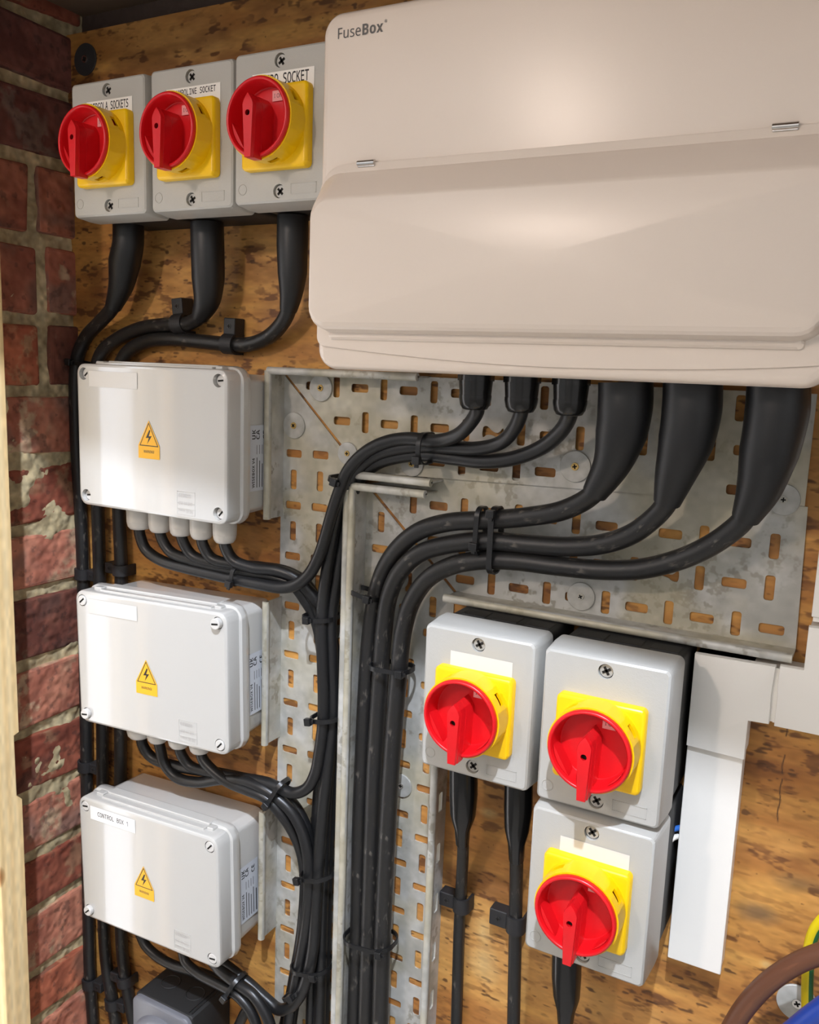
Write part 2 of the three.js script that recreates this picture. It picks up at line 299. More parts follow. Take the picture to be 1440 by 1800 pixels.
{ // brick wall on the left, course by course
  const wall = new THREE.Group(); wall.name = 'wall_left'; wall.userData = { kind: 'structure', label: 'old red brick wall at right angles to the board', category: 'wall' }; wall.position.set(WX, -1.5, 0); scene.add(wall);
  const depth = 0.188;
  const bed = new THREE.PlaneGeometry(depth + 0.018, 1.5, 56, 420), bp = bed.attributes.position;
  for (let i = 0; i < bp.count; i++) {                     // lumpy pointing, smeared over the brick edges here and there
    const u = bp.getX(i) / 0.4 + 0.5, v = bp.getY(i) / 1.6 + 0.5, n = fbm(u, v, 14, 56, 3, 2), f = fbm(u, v, 60, 240, 2, 4), k = step(0.5, 0.72, fbm(u, v, 5, 22, 3, 1));
    bp.setZ(i, -0.0052 + 0.0075 * (n - 0.35) + 0.003 * (f - 0.5) + 0.0035 * k);
  }
  bed.computeVertexNormals(); bed.rotateY(Math.PI / 2); T(bed, 0, 0.65 + 0.6, (depth - 0.018) / 2);
  part('mortar_bed', [metres(bed), box(-0.18, -0.010, 0, 2.82, -0.018, depth)], M.mortar, wall);
  const joints = [0.3440, 0.2766, 0.2040, 0.1245, 0.0434, -0.0324, -0.1063, -0.1806, -0.2512, -0.3308, -0.4086, -0.4838, -0.5563, -0.6244, -0.7043, -0.7669, -0.842, -0.917];
  const perp = { 2: 0.052, 3: 0.042, 4: 0.043 };           // courses with an upright joint in view
  const tint = [4, 4, 5, 5, 0, 0, 2, 0, 4, 0, 2, 0, 4, 0, 4, 0, 3, 0, 2];
  const brick = (z0, z1, y0, y1, mat) => {
    const g = new RoundedBoxGeometry(0.1, y1 - y0, z1 - z0, 2, 0.004); const p = g.attributes.position; const jx = rr(-0.001, 0.0015), jt = rr(-0.03, 0.03), jr = rr(-0.025, 0.025);
    for (let i = 0; i < p.count; i++) {
      const y = p.getY(i), z = p.getZ(i), n = Math.sin(y * 190 + z0 * 900) * Math.cos(z * 160 + y0 * 700);
      p.setXYZ(i, p.getX(i) - 0.05 + jx + jt * y + 0.0012 * n, y + jr * z + 0.0012 * Math.sin(z * 120 + y0 * 999), z + 0.001 * Math.cos(y * 170 + z0 * 400));
    }
    g.computeVertexNormals(); T(g, 0, (y0 + y1) / 2 + 1.5, (z0 + z1) / 2);
    part('brick', metres(g, rnd(), rnd()), mat, wall);
  };
  for (let i = -2; i < joints.length - 1; i++) {
    const top = i < 0 ? joints[0] - 0.075 * i : joints[i], bot = i < 0 ? joints[0] - 0.075 * (i + 1) : joints[i + 1], m = 0.0062;
    const cuts = perp[i] ? [-0.016, perp[i], depth - 0.004] : i % 2 ? [-0.016, 0.1, depth - 0.004] : [-0.016, 0.118, depth - 0.004];
    for (let k = 0; k + 1 < cuts.length; k++) { const q = tint[i + 2] ?? 0, mat = q === 5 ? M.brickBlue : M.brick[(q + k) % 5]; brick(cuts[k] + (k ? m : 0), cuts[k + 1] - (k ? 0 : m), bot + m, top - m, mat); }
  }
  struct('wall_left_pier', box(WX - 0.2, WX, -1.5, 1.32, 0.335, 2.5), M.plaster, 'plastered wall beyond the daylit slot');
  struct('wall_left_head', [box(WX - 0.2, WX, 0.17, 1.32, 0.19, 0.335), box(WX - 0.2, WX, -1.5, -1.06, 0.19, 0.335)], M.plaster, 'plaster above and below the daylit slot');
}
{ // daylight slot beside the stud: two narrow panes and a mullion
  const w = new THREE.Group(); w.name = 'window_1'; w.position.set(-0.13, -1.06, 0.26); w.userData = { kind: 'structure', label: 'narrow daylit window slot beside the timber stud', category: 'window' }; scene.add(w);
  const glow = std({ color: '#dfe6f0', roughness: 0.5, emissive: DAYLIGHT.color, emissiveIntensity: 0.4 });
  for (const [z0, z1] of [[0.188, 0.274], [0.304, 0.324]]) part('pane', T(new THREE.BoxGeometry(0.006, 1.23, z1 - z0), 0, 0.615, (z0 + z1) / 2 - 0.26), glow, w);
  part('mullion', T(new THREE.BoxGeometry(0.03, 1.23, 0.03), 0.012, 0.615, 0.029), M.timber, w);
  part('frame', [T(new THREE.BoxGeometry(0.03, 1.23, 0.014), 0.012, 0.615, 0.07), T(new THREE.BoxGeometry(0.03, 0.012, 0.15), 0.012, 0.006, 0), T(new THREE.BoxGeometry(0.03, 0.012, 0.15), 0.012, 1.224, 0)].map(g => g.toNonIndexed()), M.timber, w);
}
{ // sawn timber stud with a notch
  const x0 = WX + 0.0015, x1 = -0.05, z0 = 0.1275, z1 = 0.1565;
  const s = thing('timber_stud', 'pale sawn softwood stud with a shallow notch in front of brick wall', 'timber', [(x0 + x1) / 2, -1.5, (z0 + z1) / 2]);
  const sh = new THREE.Shape(); sh.moveTo(z0, -1.5); sh.lineTo(z1, -1.5); sh.lineTo(z1, 1.3); sh.lineTo(z0, 1.3); sh.lineTo(z0, -0.379); sh.lineTo(z0 + 0.006, -0.381); sh.lineTo(z0 + 0.0055, -0.447); sh.lineTo(z0 - 0.0008, -0.4535); sh.closePath();
  const g = new THREE.ExtrudeGeometry(sh, { depth: x1 - x0, bevelEnabled: true, bevelSize: 0.0012, bevelThickness: 0.0012, bevelSegments: 2, bevelOffset: -0.0012 });
  g.rotateY(-Math.PI / 2); g.scale(-1, 1, 1);              // shape x -> z, depth -> x
  const p = g.attributes.position; for (let i = 0; i < p.count; i++) p.setX(i, -p.getX(i));
  g.computeBoundingBox(); const bb = g.boundingBox;
  T(g, x0 - bb.min.x - (x0 + x1) / 2, 1.5, 0); 
  g.computeVertexNormals();
  const q = g.attributes.position; g.computeBoundingBox(); const zc = (z0 + z1) / 2; for (let i = 0; i < q.count; i++) q.setZ(i, q.getZ(i) - zc);
  part('post', metres(g, 0.03, 0), M.timber, s);
}
{ // lamps of the room
  const a = thing('ceiling_lamp', 'white bulb on a short flex under the high ceiling', 'lamp', [WHITE_LAMP.at[0], 1.32, WHITE_LAMP.at[2]]);
  part('flex', T(cyl(0.003, 0.003, 0.17), 0, -0.085, 0), M.smooth, a);
  part('bulb', T(new THREE.SphereGeometry(0.03, 20, 14), 0, WHITE_LAMP.at[1] - 1.32, 0), std({ color: '#ffffff', emissive: WHITE_LAMP.color, emissiveIntensity: 2, roughness: 0.4 }), a);
  const b = thing('pendant_lamp', 'warm bulb hanging on a long flex behind the viewer', 'lamp', [WARM_LAMP.at[0], 1.32, WARM_LAMP.at[2]]);
  part('flex', T(cyl(0.003, 0.003, 0.72), 0, -0.36, 0), M.smooth, b);
  part('bulb', T(new THREE.SphereGeometry(0.055, 20, 14), 0, WARM_LAMP.at[1] - 1.32, 0), std({ color: '#ffffff', emissive: WARM_LAMP.color, emissiveIntensity: 2, roughness: 0.4 }), b);
}

// ---------------------------------------------------------------- cable trays
const LIP_Z = 0.026, LIP_R = 0.0036, TH = 0.0014;
function slotPath(x, y, w, h) { return rrect(x - w / 2, x + w / 2, y - h / 2, y + h / 2, 0.0022, THREE.Path); }
function wavePath(x, y, turn) {                            // the S-shaped hole
  const p = new THREE.Path(), c = [[-10, -2], [-9, 4], [-5, 4.5], [-1, 1], [3, -0.5], [6, 0.5], [9, 4], [10, -1], [9, -5.5], [5, -5.5], [2, -3.5], [-3, -2.5], [-6, -3], [-9, -5]].map(([a, b]) => [a * 0.001, b * 0.001]);
  const pts = c.map(([a, b]) => turn ? new THREE.Vector2(x - b, y + a) : new THREE.Vector2(x + a, y + b));
  const s = new THREE.SplineCurve([...pts, pts[0]]).getPoints(30); s.pop(); p.setFromPoints(s); return p;
}
function trayFloor(outline, slots, z = 0) {
  const s = new THREE.Shape(outline.map(p => new THREE.Vector2(...p)));
  const inside = (x, y) => { let c = false; for (let i = 0, j = outline.length - 1; i < outline.length; j = i++) { const [xi, yi] = outline[i], [xj, yj] = outline[j]; if ((yi > y) !== (yj > y) && x < (xj - xi) * (y - yi) / (yj - yi) + xi) c = !c; } return c; };
  for (const [x, y, kind] of slots) {
    const e = 0.0115; if (![[-e, -e], [e, -e], [e, e], [-e, e]].every(([a, b]) => inside(x + a, y + b))) {
      const w = kind === 'H' ? 0.0095 : 0.0045, h = kind === 'H' ? 0.0045 : 0.0105; if (kind === 'S' || ![[-w, -h], [w, -h], [w, h], [-w, h]].every(([a, b]) => inside(x + a * 1.08, y + b * 1.08))) continue;
    }
    s.holes.push(kind === 'S' ? wavePath(x, y, false) : kind === 'T' ? wavePath(x, y, true) : kind === 'H' ? slotPath(x, y, 0.0182, 0.0076) : slotPath(x, y, 0.0072, 0.0192));
  }
  const g = new THREE.ExtrudeGeometry(s, { depth: TH, bevelEnabled: false, curveSegments: 3 }); g.translate(0, 0, z);
  return metres(g);
}
// upright side with rolled lip along a segment; side +1/-1 says to which side of the flange the lip rolls
function flange(parent, o, x0, y0, x1, y1, slots = false) {
  const vertical = Math.abs(x1 - x0) < 1e-6, a = vertical ? Math.min(y0, y1) : Math.min(x0, x1), b = vertical ? Math.max(y0, y1) : Math.max(x0, x1);
  const sh = new THREE.Shape(); sh.moveTo(a, 0); sh.lineTo(b, 0); sh.lineTo(b, LIP_Z); sh.lineTo(a, LIP_Z); sh.closePath();
  if (slots) for (let y = b - 0.03; y > a + 0.015; y -= 0.0508) sh.holes.push(rrect(y - 0.0095, y + 0.0095, 0.0085, 0.0155, 0.002, THREE.Path));
  let g = new THREE.ExtrudeGeometry(sh, { depth: TH, bevelEnabled: false, curveSegments: 3 });   // (along, z) plane
  if (vertical) { const m = new THREE.Matrix4().set(0, 0, 1, x0 - TH / 2, 1, 0, 0, 0, 0, 1, 0, 0, 0, 0, 0, 1); g.applyMatrix4(m); }
  else { const m = new THREE.Matrix4().set(1, 0, 0, 0, 0, 0, -1, y0 + TH / 2, 0, 1, 0, 0, 0, 0, 0, 1); g.applyMatrix4(m); }
  T(g, -o[0], -o[1], -o[2]);
  part('side_flange', metres(g, 0.1, 0.2), M.steel, parent);
  const lip = new THREE.CylinderGeometry(LIP_R, LIP_R, b - a, 14); if (!vertical) lip.rotateZ(Math.PI / 2);
  T(lip, vertical ? x0 : (a + b) / 2, vertical ? (a + b) / 2 : y0, LIP_Z); T(lip, -o[0], -o[1], -o[2]);
  part('rolled_lip', metres(lip), M.steel, parent);
}
const range = (a, b, s) => { const o = []; for (let k = a; s > 0 ? k <= b : k >= b; k += s) o.push(k); return o; };
const P5 = 0.0508;
function rowSlots(y, v0, x0, x1, wave) { const o = []; for (const x of range(v0 - Math.ceil((v0 - x0) / P5) * P5, x1, P5)) { o.push([x, y, 'V']); const h = x + P5 / 2; o.push([h, y, wave !== undefined && Math.abs(((h - wave + 5.127) % 0.254) - 0.127) > 0.119 ? 'S' : 'H']); } return o; }
function colSlots(x, h0, y0, y1, wave) { const o = []; for (const y of range(h0 + Math.ceil((y1 - h0) / P5) * P5, y0, -P5)) { o.push([x, y, 'H']); const v = y - P5 / 2; o.push([x, v, wave !== undefined && Math.abs(((v - wave + 5.207) % 0.254) - 0.127) > 0.119 ? 'T' : 'V']); } return o; }
function tray(name, text, outline, slots, flanges, z = 0.0002) {
  const o = [outline.reduce((s, p) => s + p[0], 0) / outline.length, outline.reduce((s, p) => s + p[1], 0) / outline.length, 0];
  const t = thing(name, text, 'cable tray', o, 'galvanised cable trays');
  part('perforated_floor', T(trayFloor(outline, slots, z), -o[0], -o[1], 0), M.steel, t);
  for (const f of flanges) flange(t, o, ...f);
  return t;
}
const BOT = -0.78;
tray('cable_tray', 'galvanised perforated tray running down beside the grey control boxes', [[0.1885, -0.0015], [0.2800, -0.0910], [0.2815, -0.0910], [0.2815, BOT], [0.1885, BOT]],
  [...colSlots(0.2036, -0.0279, BOT, 0.02, undefined), ...colSlots(0.2345, -0.0777, BOT, 0.02, -0.0489), ...colSlots(0.2625, -0.0850, BOT, 0.02)],
  [[0.1905, 0, 0.1905, -0.1415], [0.1905, -0.2235, 0.1905, -0.372], [0.1885, -0.445, 0.1885, -0.588], [0.2812, -0.089, 0.2812, BOT]]);
tray('cable_tray', 'galvanised perforated tray running right under the white consumer unit', [[0.1925, 0], [0.6590, 0], [0.6590, -0.0805], [0.2850, -0.0895]],
  [...rowSlots(-0.0128, 0.253, 0.2, 0.66), ...rowSlots(-0.0437, 0.2852, 0.2, 0.66, 0.4605), ...rowSlots(-0.0735, 0.3844, 0.2, 0.66)],
  [[0.1905, 0, 0.349, 0], [0.2812, -0.0895, 0.366, -0.0895]], 0.0032);
tray('cable_tray', 'galvanised perforated tray carrying three thick black cables downwards', [[0.2855, -0.1008], [0.3808, -0.1893], [0.3815, -0.1893], [0.3815, BOT], [0.2855, BOT]],
  [...colSlots(0.3035, -0.1599, BOT, -0.1), ...colSlots(0.3345, -0.4155, BOT, -0.1, -0.3031), ...colSlots(0.3605, -0.3840, BOT, -0.1)],
  [[0.2866, -0.1, 0.2866, BOT], [0.3815, -0.305, 0.3815, BOT, true]]);
tray('cable_tray', 'galvanised perforated tray above the two pale isolators', [[0.2888, -0.0995], [0.39, -0.0812], [0.6610, -0.0812], [0.6635, -0.1885], [0.3846, -0.1885]],
  [...rowSlots(-0.1130, 0.5908, 0.29, 0.665), ...rowSlots(-0.1447, 0.5903, 0.29, 0.665, 0.6157), ...rowSlots(-0.1760, 0.4168, 0.29, 0.665)],
  [[0.2866, -0.1, 0.361, -0.1], [0.3835, -0.1885, 0.6635, -0.1885]], 0.0006);

// ---------------------------------------------------------------- washers and screws
function recessCross(r) { return [box(-r, r, -r * 0.28, r * 0.28, 0, 0.0004), box(-r * 0.28, r * 0.28, -r, r, 0, 0.0004)]; }
function washer(px, py, z, r, mat, text, screwMat = M.brass, tilt = 0) {
  const p = at(px, py, z), t = thing('washer', text, 'washer', [p.x, p.y, z]);
  const s = circle(0, 0, r, THREE.Shape); s.holes.push(circle(0, 0, r * 0.22)); 
  part('disc', extrude(s, 0, 0.0016, 0.0003, 1, 20), mat, t);
  const k = part('screw', disc(r * 0.27, 0.0008, 0.0024, 18, r * 0.24), screwMat, t);
  const c = part('cross_recess', recessCross(r * 0.15), M.slot, k); c.position.z = 0.0023; c.rotation.z = tilt;
}
washer(565, 682, 0.005, 0.0125, M.steel, 'shiny washer with brass screw near the tray mitre, by the consumer unit corner', M.brass, 0.3);
washer(518, 748, 0.0018, 0.0125, M.steel, 'washer with brass screw beside the tray flange of the top control box', M.brass, 0.8);
washer(612, 797, 0.005, 0.0105, M.steel, 'washer on the mitre cut of the tray, partly behind thin cables', M.brass);
washer(725, 815, 0.005, 0.0115, M.steel, 'washer with brass screw under the thin cables from the consumer unit', M.brass, 0.5);
washer(1012, 820, 0.005, 0.0128, M.steel, 'mottled washer with brass screw left of the first thick black sleeve', M.brass, 0.2);
washer(1022, 1048, 0.0022, 0.0118, M.steel, 'grey steel washer with matching grey screw above the pale isolators', M.steel, 0.5);
washer(1378, 878, 0.005, 0.0115, M.steel, 'washer half behind the third thick black sleeve', M.steel);
washer(706, 1380, 0.0018, 0.0115, M.steel, 'shiny washer on the tray beside the thick cables, left of the lower isolators', M.chrome);
washer(701, 1016, 0.0022, 0.0105, M.steel, 'washer peeping out under the lowest thick cable bend', M.steel);
washer(151, 105, 0.0002, 0.0158, std({ color: '#3c3c3c', roughness: 0.55 }), 'black washer with bright screw head at the top corner of the plywood', M.chrome, 0.5);
washer(1402, 1762, 0.0002, 0.0152, M.steel, 'large steel washer screwed to plywood beside the blue cable', M.chrome, 0.4);

// ---------------------------------------------------------------- rotary isolators
const KNOB = 0.0300;
function ringSector(r0, r1, a0, a1) { const s = new THREE.Shape(); s.absarc(0, 0, r1, a0, a1, false); s.absarc(0, 0, r0, a1, a0, true); s.closePath(); return s; }
const onTag = print(0.011, 0.0075, 12000, (g, w, h) => { g.fillStyle = '#e8a09c'; g.fillRect(0, 0, w, h); g.fillStyle = '#2a1414'; narrow(g, 'I ON', w * 0.14, h * 0.68, h * 0.55, 0.9, 'sans-serif', 'normal'); });
function isolator(text, x, top, zf, body, tagText, tagW, tagFont, depthBack = 0.062) {
  const W = 0.0931, H = 0.1189, cx = x + W / 2, cy = top - H / 2;
  const t = thing('rotary_isolator', text, 'switch', [cx, cy, 0.0005]);
  const zF = zf - 0.0005, w = W / 2, h = H / 2, zb = depthBack;
  const base = part('base', slab(-w + 0.0015, w - 0.0015, -h + 0.0015, h - 0.0015, 0, zb - 0.001, 0.004), M.blackBase, t, 'black plastic back half');
  for (const u of [-0.026, 0.002, 0.03]) part('knockout', box(u - 0.011, u + 0.011, h - 0.003, h - 0.0008, zb - 0.03, zb - 0.012, 0.001), M.blackBase, base);
  // cover: flares a little towards the back, screw wells cut through its front
  const sides = loft([rring(-w - 0.0012, w + 0.0012, -h - 0.0012, h + 0.0012, 0.005, zb - 0.001), rring(-w - 0.0012, w + 0.0012, -h - 0.0012, h + 0.0012, 0.005, zb + 0.010), rring(-w - 0.0002, w + 0.0002, -h - 0.0002, h + 0.0002, 0.0048, zF - 0.0085),
    rring(-w + 0.0002, w - 0.0002, -h + 0.0002, h - 0.0002, 0.0042, zF - 0.0032), rring(-w + 0.0009, w - 0.0009, -h + 0.0009, h - 0.0009, 0.0039, zF - 0.0011), rring(-w + 0.0024, w - 0.0024, -h + 0.0024, h - 0.0024, 0.0034, zF)], true, false);
  const face = rrect(-w + 0.0024, w - 0.0024, -h + 0.0024, h - 0.0024, 0.0034), sy = h - 0.0096;
  for (const s of [1, -1]) face.holes.push(circle(0, s * sy, 0.0056));
  const cover = part('cover', [sides, extrude(face, zF - 0.004, zF, 0, 3, 14)], body, t);
  for (const s of [1, -1]) {
    const sc = part('cover_screw', T(disc(0.0049, zF - 0.0045, zF - 0.0022, 20), 0, s * sy, 0), M.screw, t);
    const c = part('cross_recess', recessCross(0.0033), M.slot, sc); c.position.set(0, s * sy, zF - 0.0022); c.rotation.z = 0.5 + rnd() * 0.4;
  }
  part('moulded_frame', [box(0.012, 0.037, -h + 0.0145, -h + 0.0149, zF, zF + 0.0003), box(0.012, 0.037, -h + 0.0065, -h + 0.0069, zF, zF + 0.0003), box(0.012, 0.0124, -h + 0.0065, -h + 0.0149, zF, zF + 0.0003), box(0.0366, 0.037, -h + 0.0065, -h + 0.0149, zF, zF + 0.0003)], body, cover);
  const mark = new THREE.TorusGeometry(0.0042, 0.0004, 6, 20); part('moulded_mark', T(mark, -w + 0.009, -h + 0.0125, zF), body, cover);
  // label strip behind the plate
  const lz = zF + 0.0004, lh = 0.016, ly = 0.0335;
  const mat = tagW && tagText ? print(tagW, lh, 9000, (g, a, b) => { g.fillStyle = '#f3f0ea'; g.fillRect(0, 0, a, b); g.fillStyle = '#171515'; g.font = `bold ${b * tagFont}px monospace`; const m = g.measureText(tagText).width; narrow(g, tagText, a * 0.08, b * (0.1 + tagFont * 0.74), b * tagFont, a * 0.84 / m); }) : M.paper;
  if (tagW) label('label_strip', tagW, lh, mat, t, 0.003, ly, lz, tagText ? 'white label strip with black capitals' : 'white label strip');
  // yellow plate and drum
  const z1 = zF + 0.0085;
  const plate = part('yellow_plate', slab(-0.0325, 0.0325, -0.0340, 0.0298, zF + 0.0001, z1, 0.004, 0.0025), M.yellow, t);
  const R = KNOB + 0.0012, z2 = zF + 0.0265, gap = 0.16;
  const ang = [0.58, 2.2, 3.75, 4.95], arcs = [];
  ang.forEach((a, i) => { const b = ang[(i + 1) % 4] + (i === 3 ? Math.PI * 2 : 0); arcs.push(ringSector(R - 0.0022, R, a + gap, b - gap)); });
  part('drum', [extrude(ringSector(R - 0.0022, R, 0, Math.PI * 2 - 1e-4), z1 - 0.001, z1 + 0.005, 0, 3, 72), ...arcs.map(s => extrude(s, z1 + 0.005, z1 + 0.0105, 0, 3, 26)), extrude(ringSector(R - 0.0022, R, 0, Math.PI * 2 - 1e-4), z1 + 0.0105, z2, 0, 3, 72)], M.yellow, plate);
  // red rotor: dished, with raised lever
  const zt = zF + 0.0305, zd = zF + 0.0145;
  const rotor = part('red_dial', lathe([[0.0001, zd], [0.0245, zd], [0.0256, zd + 0.001], [0.0266, zt - 0.003], [0.0272, zt - 0.0004], [0.0282, zt], [0.0293, zt - 0.0002], [KNOB, zt - 0.0014], [KNOB, zt - 0.004], [KNOB - 0.0012, zt - 0.0045], [KNOB - 0.0014, zd - 0.003], [0.0001, zd - 0.003]], 48), M.red, t);
  for (const s of [1, -1]) {                              // the two filled segments beside the lever's foot
    const g = new THREE.Shape(), A0 = s > 0 ? -1.02 : Math.PI + 1.02, A1 = s > 0 ? -0.42 : Math.PI + (0.06);
    g.absarc(0, 0, 0.0262, A0, A1, s < 0); g.closePath(); part('dish_shoulder', extrude(g, zd - 0.001, zt - 0.0035, 0, 3, 10), M.red, rotor);
  }
  const leverShape = (top, sh, bot) => { const q = new THREE.Shape(); q.moveTo(-sh, 0.0068); q.quadraticCurveTo(-sh * 0.85, 0.0105, 0, top); q.quadraticCurveTo(sh * 0.85, 0.0105, sh, 0.0068); q.lineTo(bot[0], bot[1]); q.lineTo(-bot[0], bot[1]); q.closePath(); return q; };
  const zl = zF + 0.0405, lv = leverShape(0.0150, 0.0050, [0.0031, -0.0318]); lv.holes.push(circle(0, 0.0005, 0.0027));
  part('lever', [extrude(leverShape(0.0152, 0.0054, [0.0042, -0.0262]), zd - 0.001, zt - 0.002, 0, 2, 8), extrude(leverShape(0.0150, 0.0052, [0.0036, -0.0318]), zt - 0.0035, zl - 0.004, 0, 2, 8), extrude(lv, zl - 0.004, zl, 0.0005, 2, 10)], M.red, rotor);
  part('lever_hole', T(disc(0.0026, zl - 0.004, zl - 0.0036, 16), 0, 0.0005, 0), M.slot, rotor);
  const tg = label('position_tag', 0.0115, 0.0078, onTag, rotor, 0.0105, 0.0180, zd + 0.0012, 'pale tag reading I ON');
  return { t, cx, cy };
}
isolator('grey isolator with red dial and label PERGOLA SOCKETS', 0.00913, 0.2534, 0.09, M.isoGrey, 'PERGOLA SOCKETS', 0.057, 0.58);
isolator('grey isolator with red dial and label TRAMPOLINE SOCKET', 0.10816, 0.2537, 0.09, M.isoGrey, 'TRAMPOLINE SOCKET', 0.060, 0.4);
isolator('grey isolator with red dial and label ASTRO SOCKET', 0.20216, 0.2550, 0.09, M.isoGrey, 'ASTRO SOCKET', 0.061, 0.68);
isolator('pale grey isolator with red dial, two black sleeves leaving its underside', 0.40146, -0.1908, 0.0955, M.isoPale, '', 0.052, 0.5);
isolator('pale grey isolator with red dial between white trunking and another isolator', 0.50146, -0.1914, 0.0965, M.isoPale, '', 0, 0.5);
isolator('pale grey isolator with red dial mounted lowest, one cable leaving its underside', 0.50146, -0.3138, 0.1015, M.isoPale, '', 0.052, 0.5);

// ---------------------------------------------------------------- consumer unit
{
  const x0 = 0.3030, x1 = 0.6720, y0 = 0.0045, y1 = 0.2645, zf = 0.111;
  const o = [(x0 + x1) / 2, y0, 0.001], t = thing('consumer_unit', 'large cream metal consumer unit with hinged cover and chrome hinges', 'fuse box', o);
  const L = g => T(g, -o[0], -o[1], -o[2]);
  part('body', L(slab(x0 + 0.002, x1 - 0.002, y0 + 0.002, y1 - 0.002, 0.001, 0.085, 0.012)), M.cuWhite, t);
  const front = part('front_cover', L(slab(x0, x1, y0, y1, 0.084, zf, 0.016, 0.006)), M.cuWhite, t);
  // hinged lid: a thin plate with a bowed lower edge, a raised panel with a sloping top
  const s = new THREE.Shape(); const lx0 = 0.3045, lx1 = 0.6700, lt = 0.1560;
  s.moveTo(lx0, 0.030); s.quadraticCurveTo(lx0, 0.0225, lx0 + 0.008, 0.0215); s.bezierCurveTo(0.40, 0.0145, 0.44, 0.0122, 0.50, 0.0116); s.bezierCurveTo(0.56, 0.0118, 0.62, 0.0135, lx1, 0.0185); s.lineTo(lx1, lt); s.lineTo(lx0 + 0.020, lt); s.quadraticCurveTo(lx0 + 0.004, lt - 0.001, lx0, lt - 0.020); s.closePath();
  const lid = part('hinged_lid', L(extrude(s, zf - 0.001, zf + 0.0022, 0.001, 2, 16)), M.cuWhite, t);
  const pz = zf + 0.0022, h = 0.0165, X0 = 0.3048, X1 = 0.6690;
  const ring = (l, r, b, tp, rad, z) => rring(l, r, b, tp, rad, z, 6);
  part('raised_panel', L(loft([ring(X0, X1, 0.0312, 0.1500, 0.018, pz - 0.001), ring(X0, X1, 0.0312, 0.1500, 0.018, pz), ring(X0 + 0.0006, X1 - 0.0006, 0.0318, 0.1480, 0.018, pz + 0.0022), ring(X0 + 0.0016, X1 - 0.0016, 0.0345, 0.1330, 0.016, pz + h - 0.0032), ring(X0 + 0.0028, X1 - 0.0028, 0.0366, 0.1305, 0.0145, pz + h - 0.001), ring(X0 + 0.0055, X1 - 0.0055, 0.0395, 0.1275, 0.012, pz + h)])), M.cuWhite, lid);
  part('lower_rib', L(loft([ring(X0 + 0.012, X1 - 0.012, 0.0268, 0.034, 0.003, pz - 0.0005), ring(X0 + 0.0125, X1 - 0.0125, 0.0274, 0.034, 0.003, pz + 0.0022), ring(X0 + 0.014, X1 - 0.014, 0.0288, 0.034, 0.0025, pz + 0.0034)])), M.cuWhite, lid);
  for (const hx of [0.3463, 0.6337]) {
    const g = [new THREE.CylinderGeometry(0.0022, 0.0022, 0.0145, 14).rotateZ(Math.PI / 2).translate(hx, 0.1556, zf + 0.0024), box(hx - 0.0072, hx + 0.0072, 0.1528, 0.1550, zf, zf + 0.0032, 0.0005)];
    part('hinge', g.map(L), M.chrome, t, 'chrome hinge');
  }
  const ink = print(0.044, 0.012, 14000, (g, w, hh) => { g.clearRect(0, 0, w, hh); g.fillStyle = '#55524f'; const z = hh * 0.86; g.font = `normal ${z}px sans-serif`; const fw = g.measureText('Fuse').width; g.font = `bold ${z}px sans-serif`; const bw = g.measureText('Box').width, k = w * 0.9 / (fw + bw); narrow(g, 'Fuse', w * 0.01, hh * 0.78, z, k, 'sans-serif', 'normal'); narrow(g, 'Box', w * 0.01 + fw * k, hh * 0.78, z, k, 'sans-serif', 'bold'); g.font = `${hh * 0.25}px sans-serif`; g.fillText('®', w * 0.93, hh * 0.3); }, { transparent: true, alphaTest: 0.4 });
  label('brand_lettering', 0.044, 0.012, ink, front, 0.338 - o[0], 0.2485 - o[1], zf + 0.0003 - o[2], 'grey lettering FuseBox');
  // three compression glands under the unit
  for (const [px, py] of [[836, 690], [917, 692], [1003, 695]]) {
    const p = at(px, py, 0.06), u = new THREE.Group();
    const g = part('cable_gland', [T(cyl(0.0145, 0.0145, 0.006, 6), p.x - o[0], 0.0000 - 0.002, p.z - o[2]), T(cyl(0.0125, 0.0135, 0.012, 18), p.x - o[0], -0.0105, p.z - o[2])].map(q => metres(q)), M.blackGland, t, 'black ribbed cable gland'); void u;
    part('dome_nut', metres(new THREE.LatheGeometry([[0.0075, -0.0275], [0.0098, -0.0268], [0.0118, -0.0235], [0.0128, -0.0185], [0.0128, -0.016]].map(q => new THREE.Vector2(...q)), 22).translate(p.x - o[0], 0, p.z - o[2])), M.blackGland, g);
  }
}

// ---------------------------------------------------------------- grey control boxes
const warnMat = print(0.027, 0.036, 12000, (g, w, h) => {
  g.clearRect(0, 0, w, h); g.fillStyle = '#f2b31a';
  g.beginPath(); g.moveTo(w * 0.5, 0); g.lineTo(w, h * 0.66); g.lineTo(w, h); g.lineTo(0, h); g.lineTo(0, h * 0.66); g.closePath(); g.fill();
  g.strokeStyle = '#20190c'; g.lineWidth = w * 0.03; g.beginPath(); g.moveTo(w * 0.5, h * 0.07); g.lineTo(w * 0.92, h * 0.66); g.lineTo(w * 0.08, h * 0.66); g.closePath(); g.stroke();
  g.fillStyle = '#20190c'; g.beginPath(); for (const [i, q] of [[0.53, 0.24], [0.36, 0.46], [0.5, 0.45], [0.42, 0.62], [0.64, 0.4], [0.5, 0.41], [0.58, 0.26]].entries()) i ? g.lineTo(q[0] * w, q[1] * h) : g.moveTo(q[0] * w, q[1] * h); g.closePath(); g.fill();
  g.font = `bold ${h * 0.1}px sans-serif`; const m = g.measureText('WARNING!').width; narrow(g, 'WARNING!', w * 0.25, h * 0.85, h * 0.1, w * 0.5 / m, 'sans-serif');
}, { alphaTest: 0.5 });
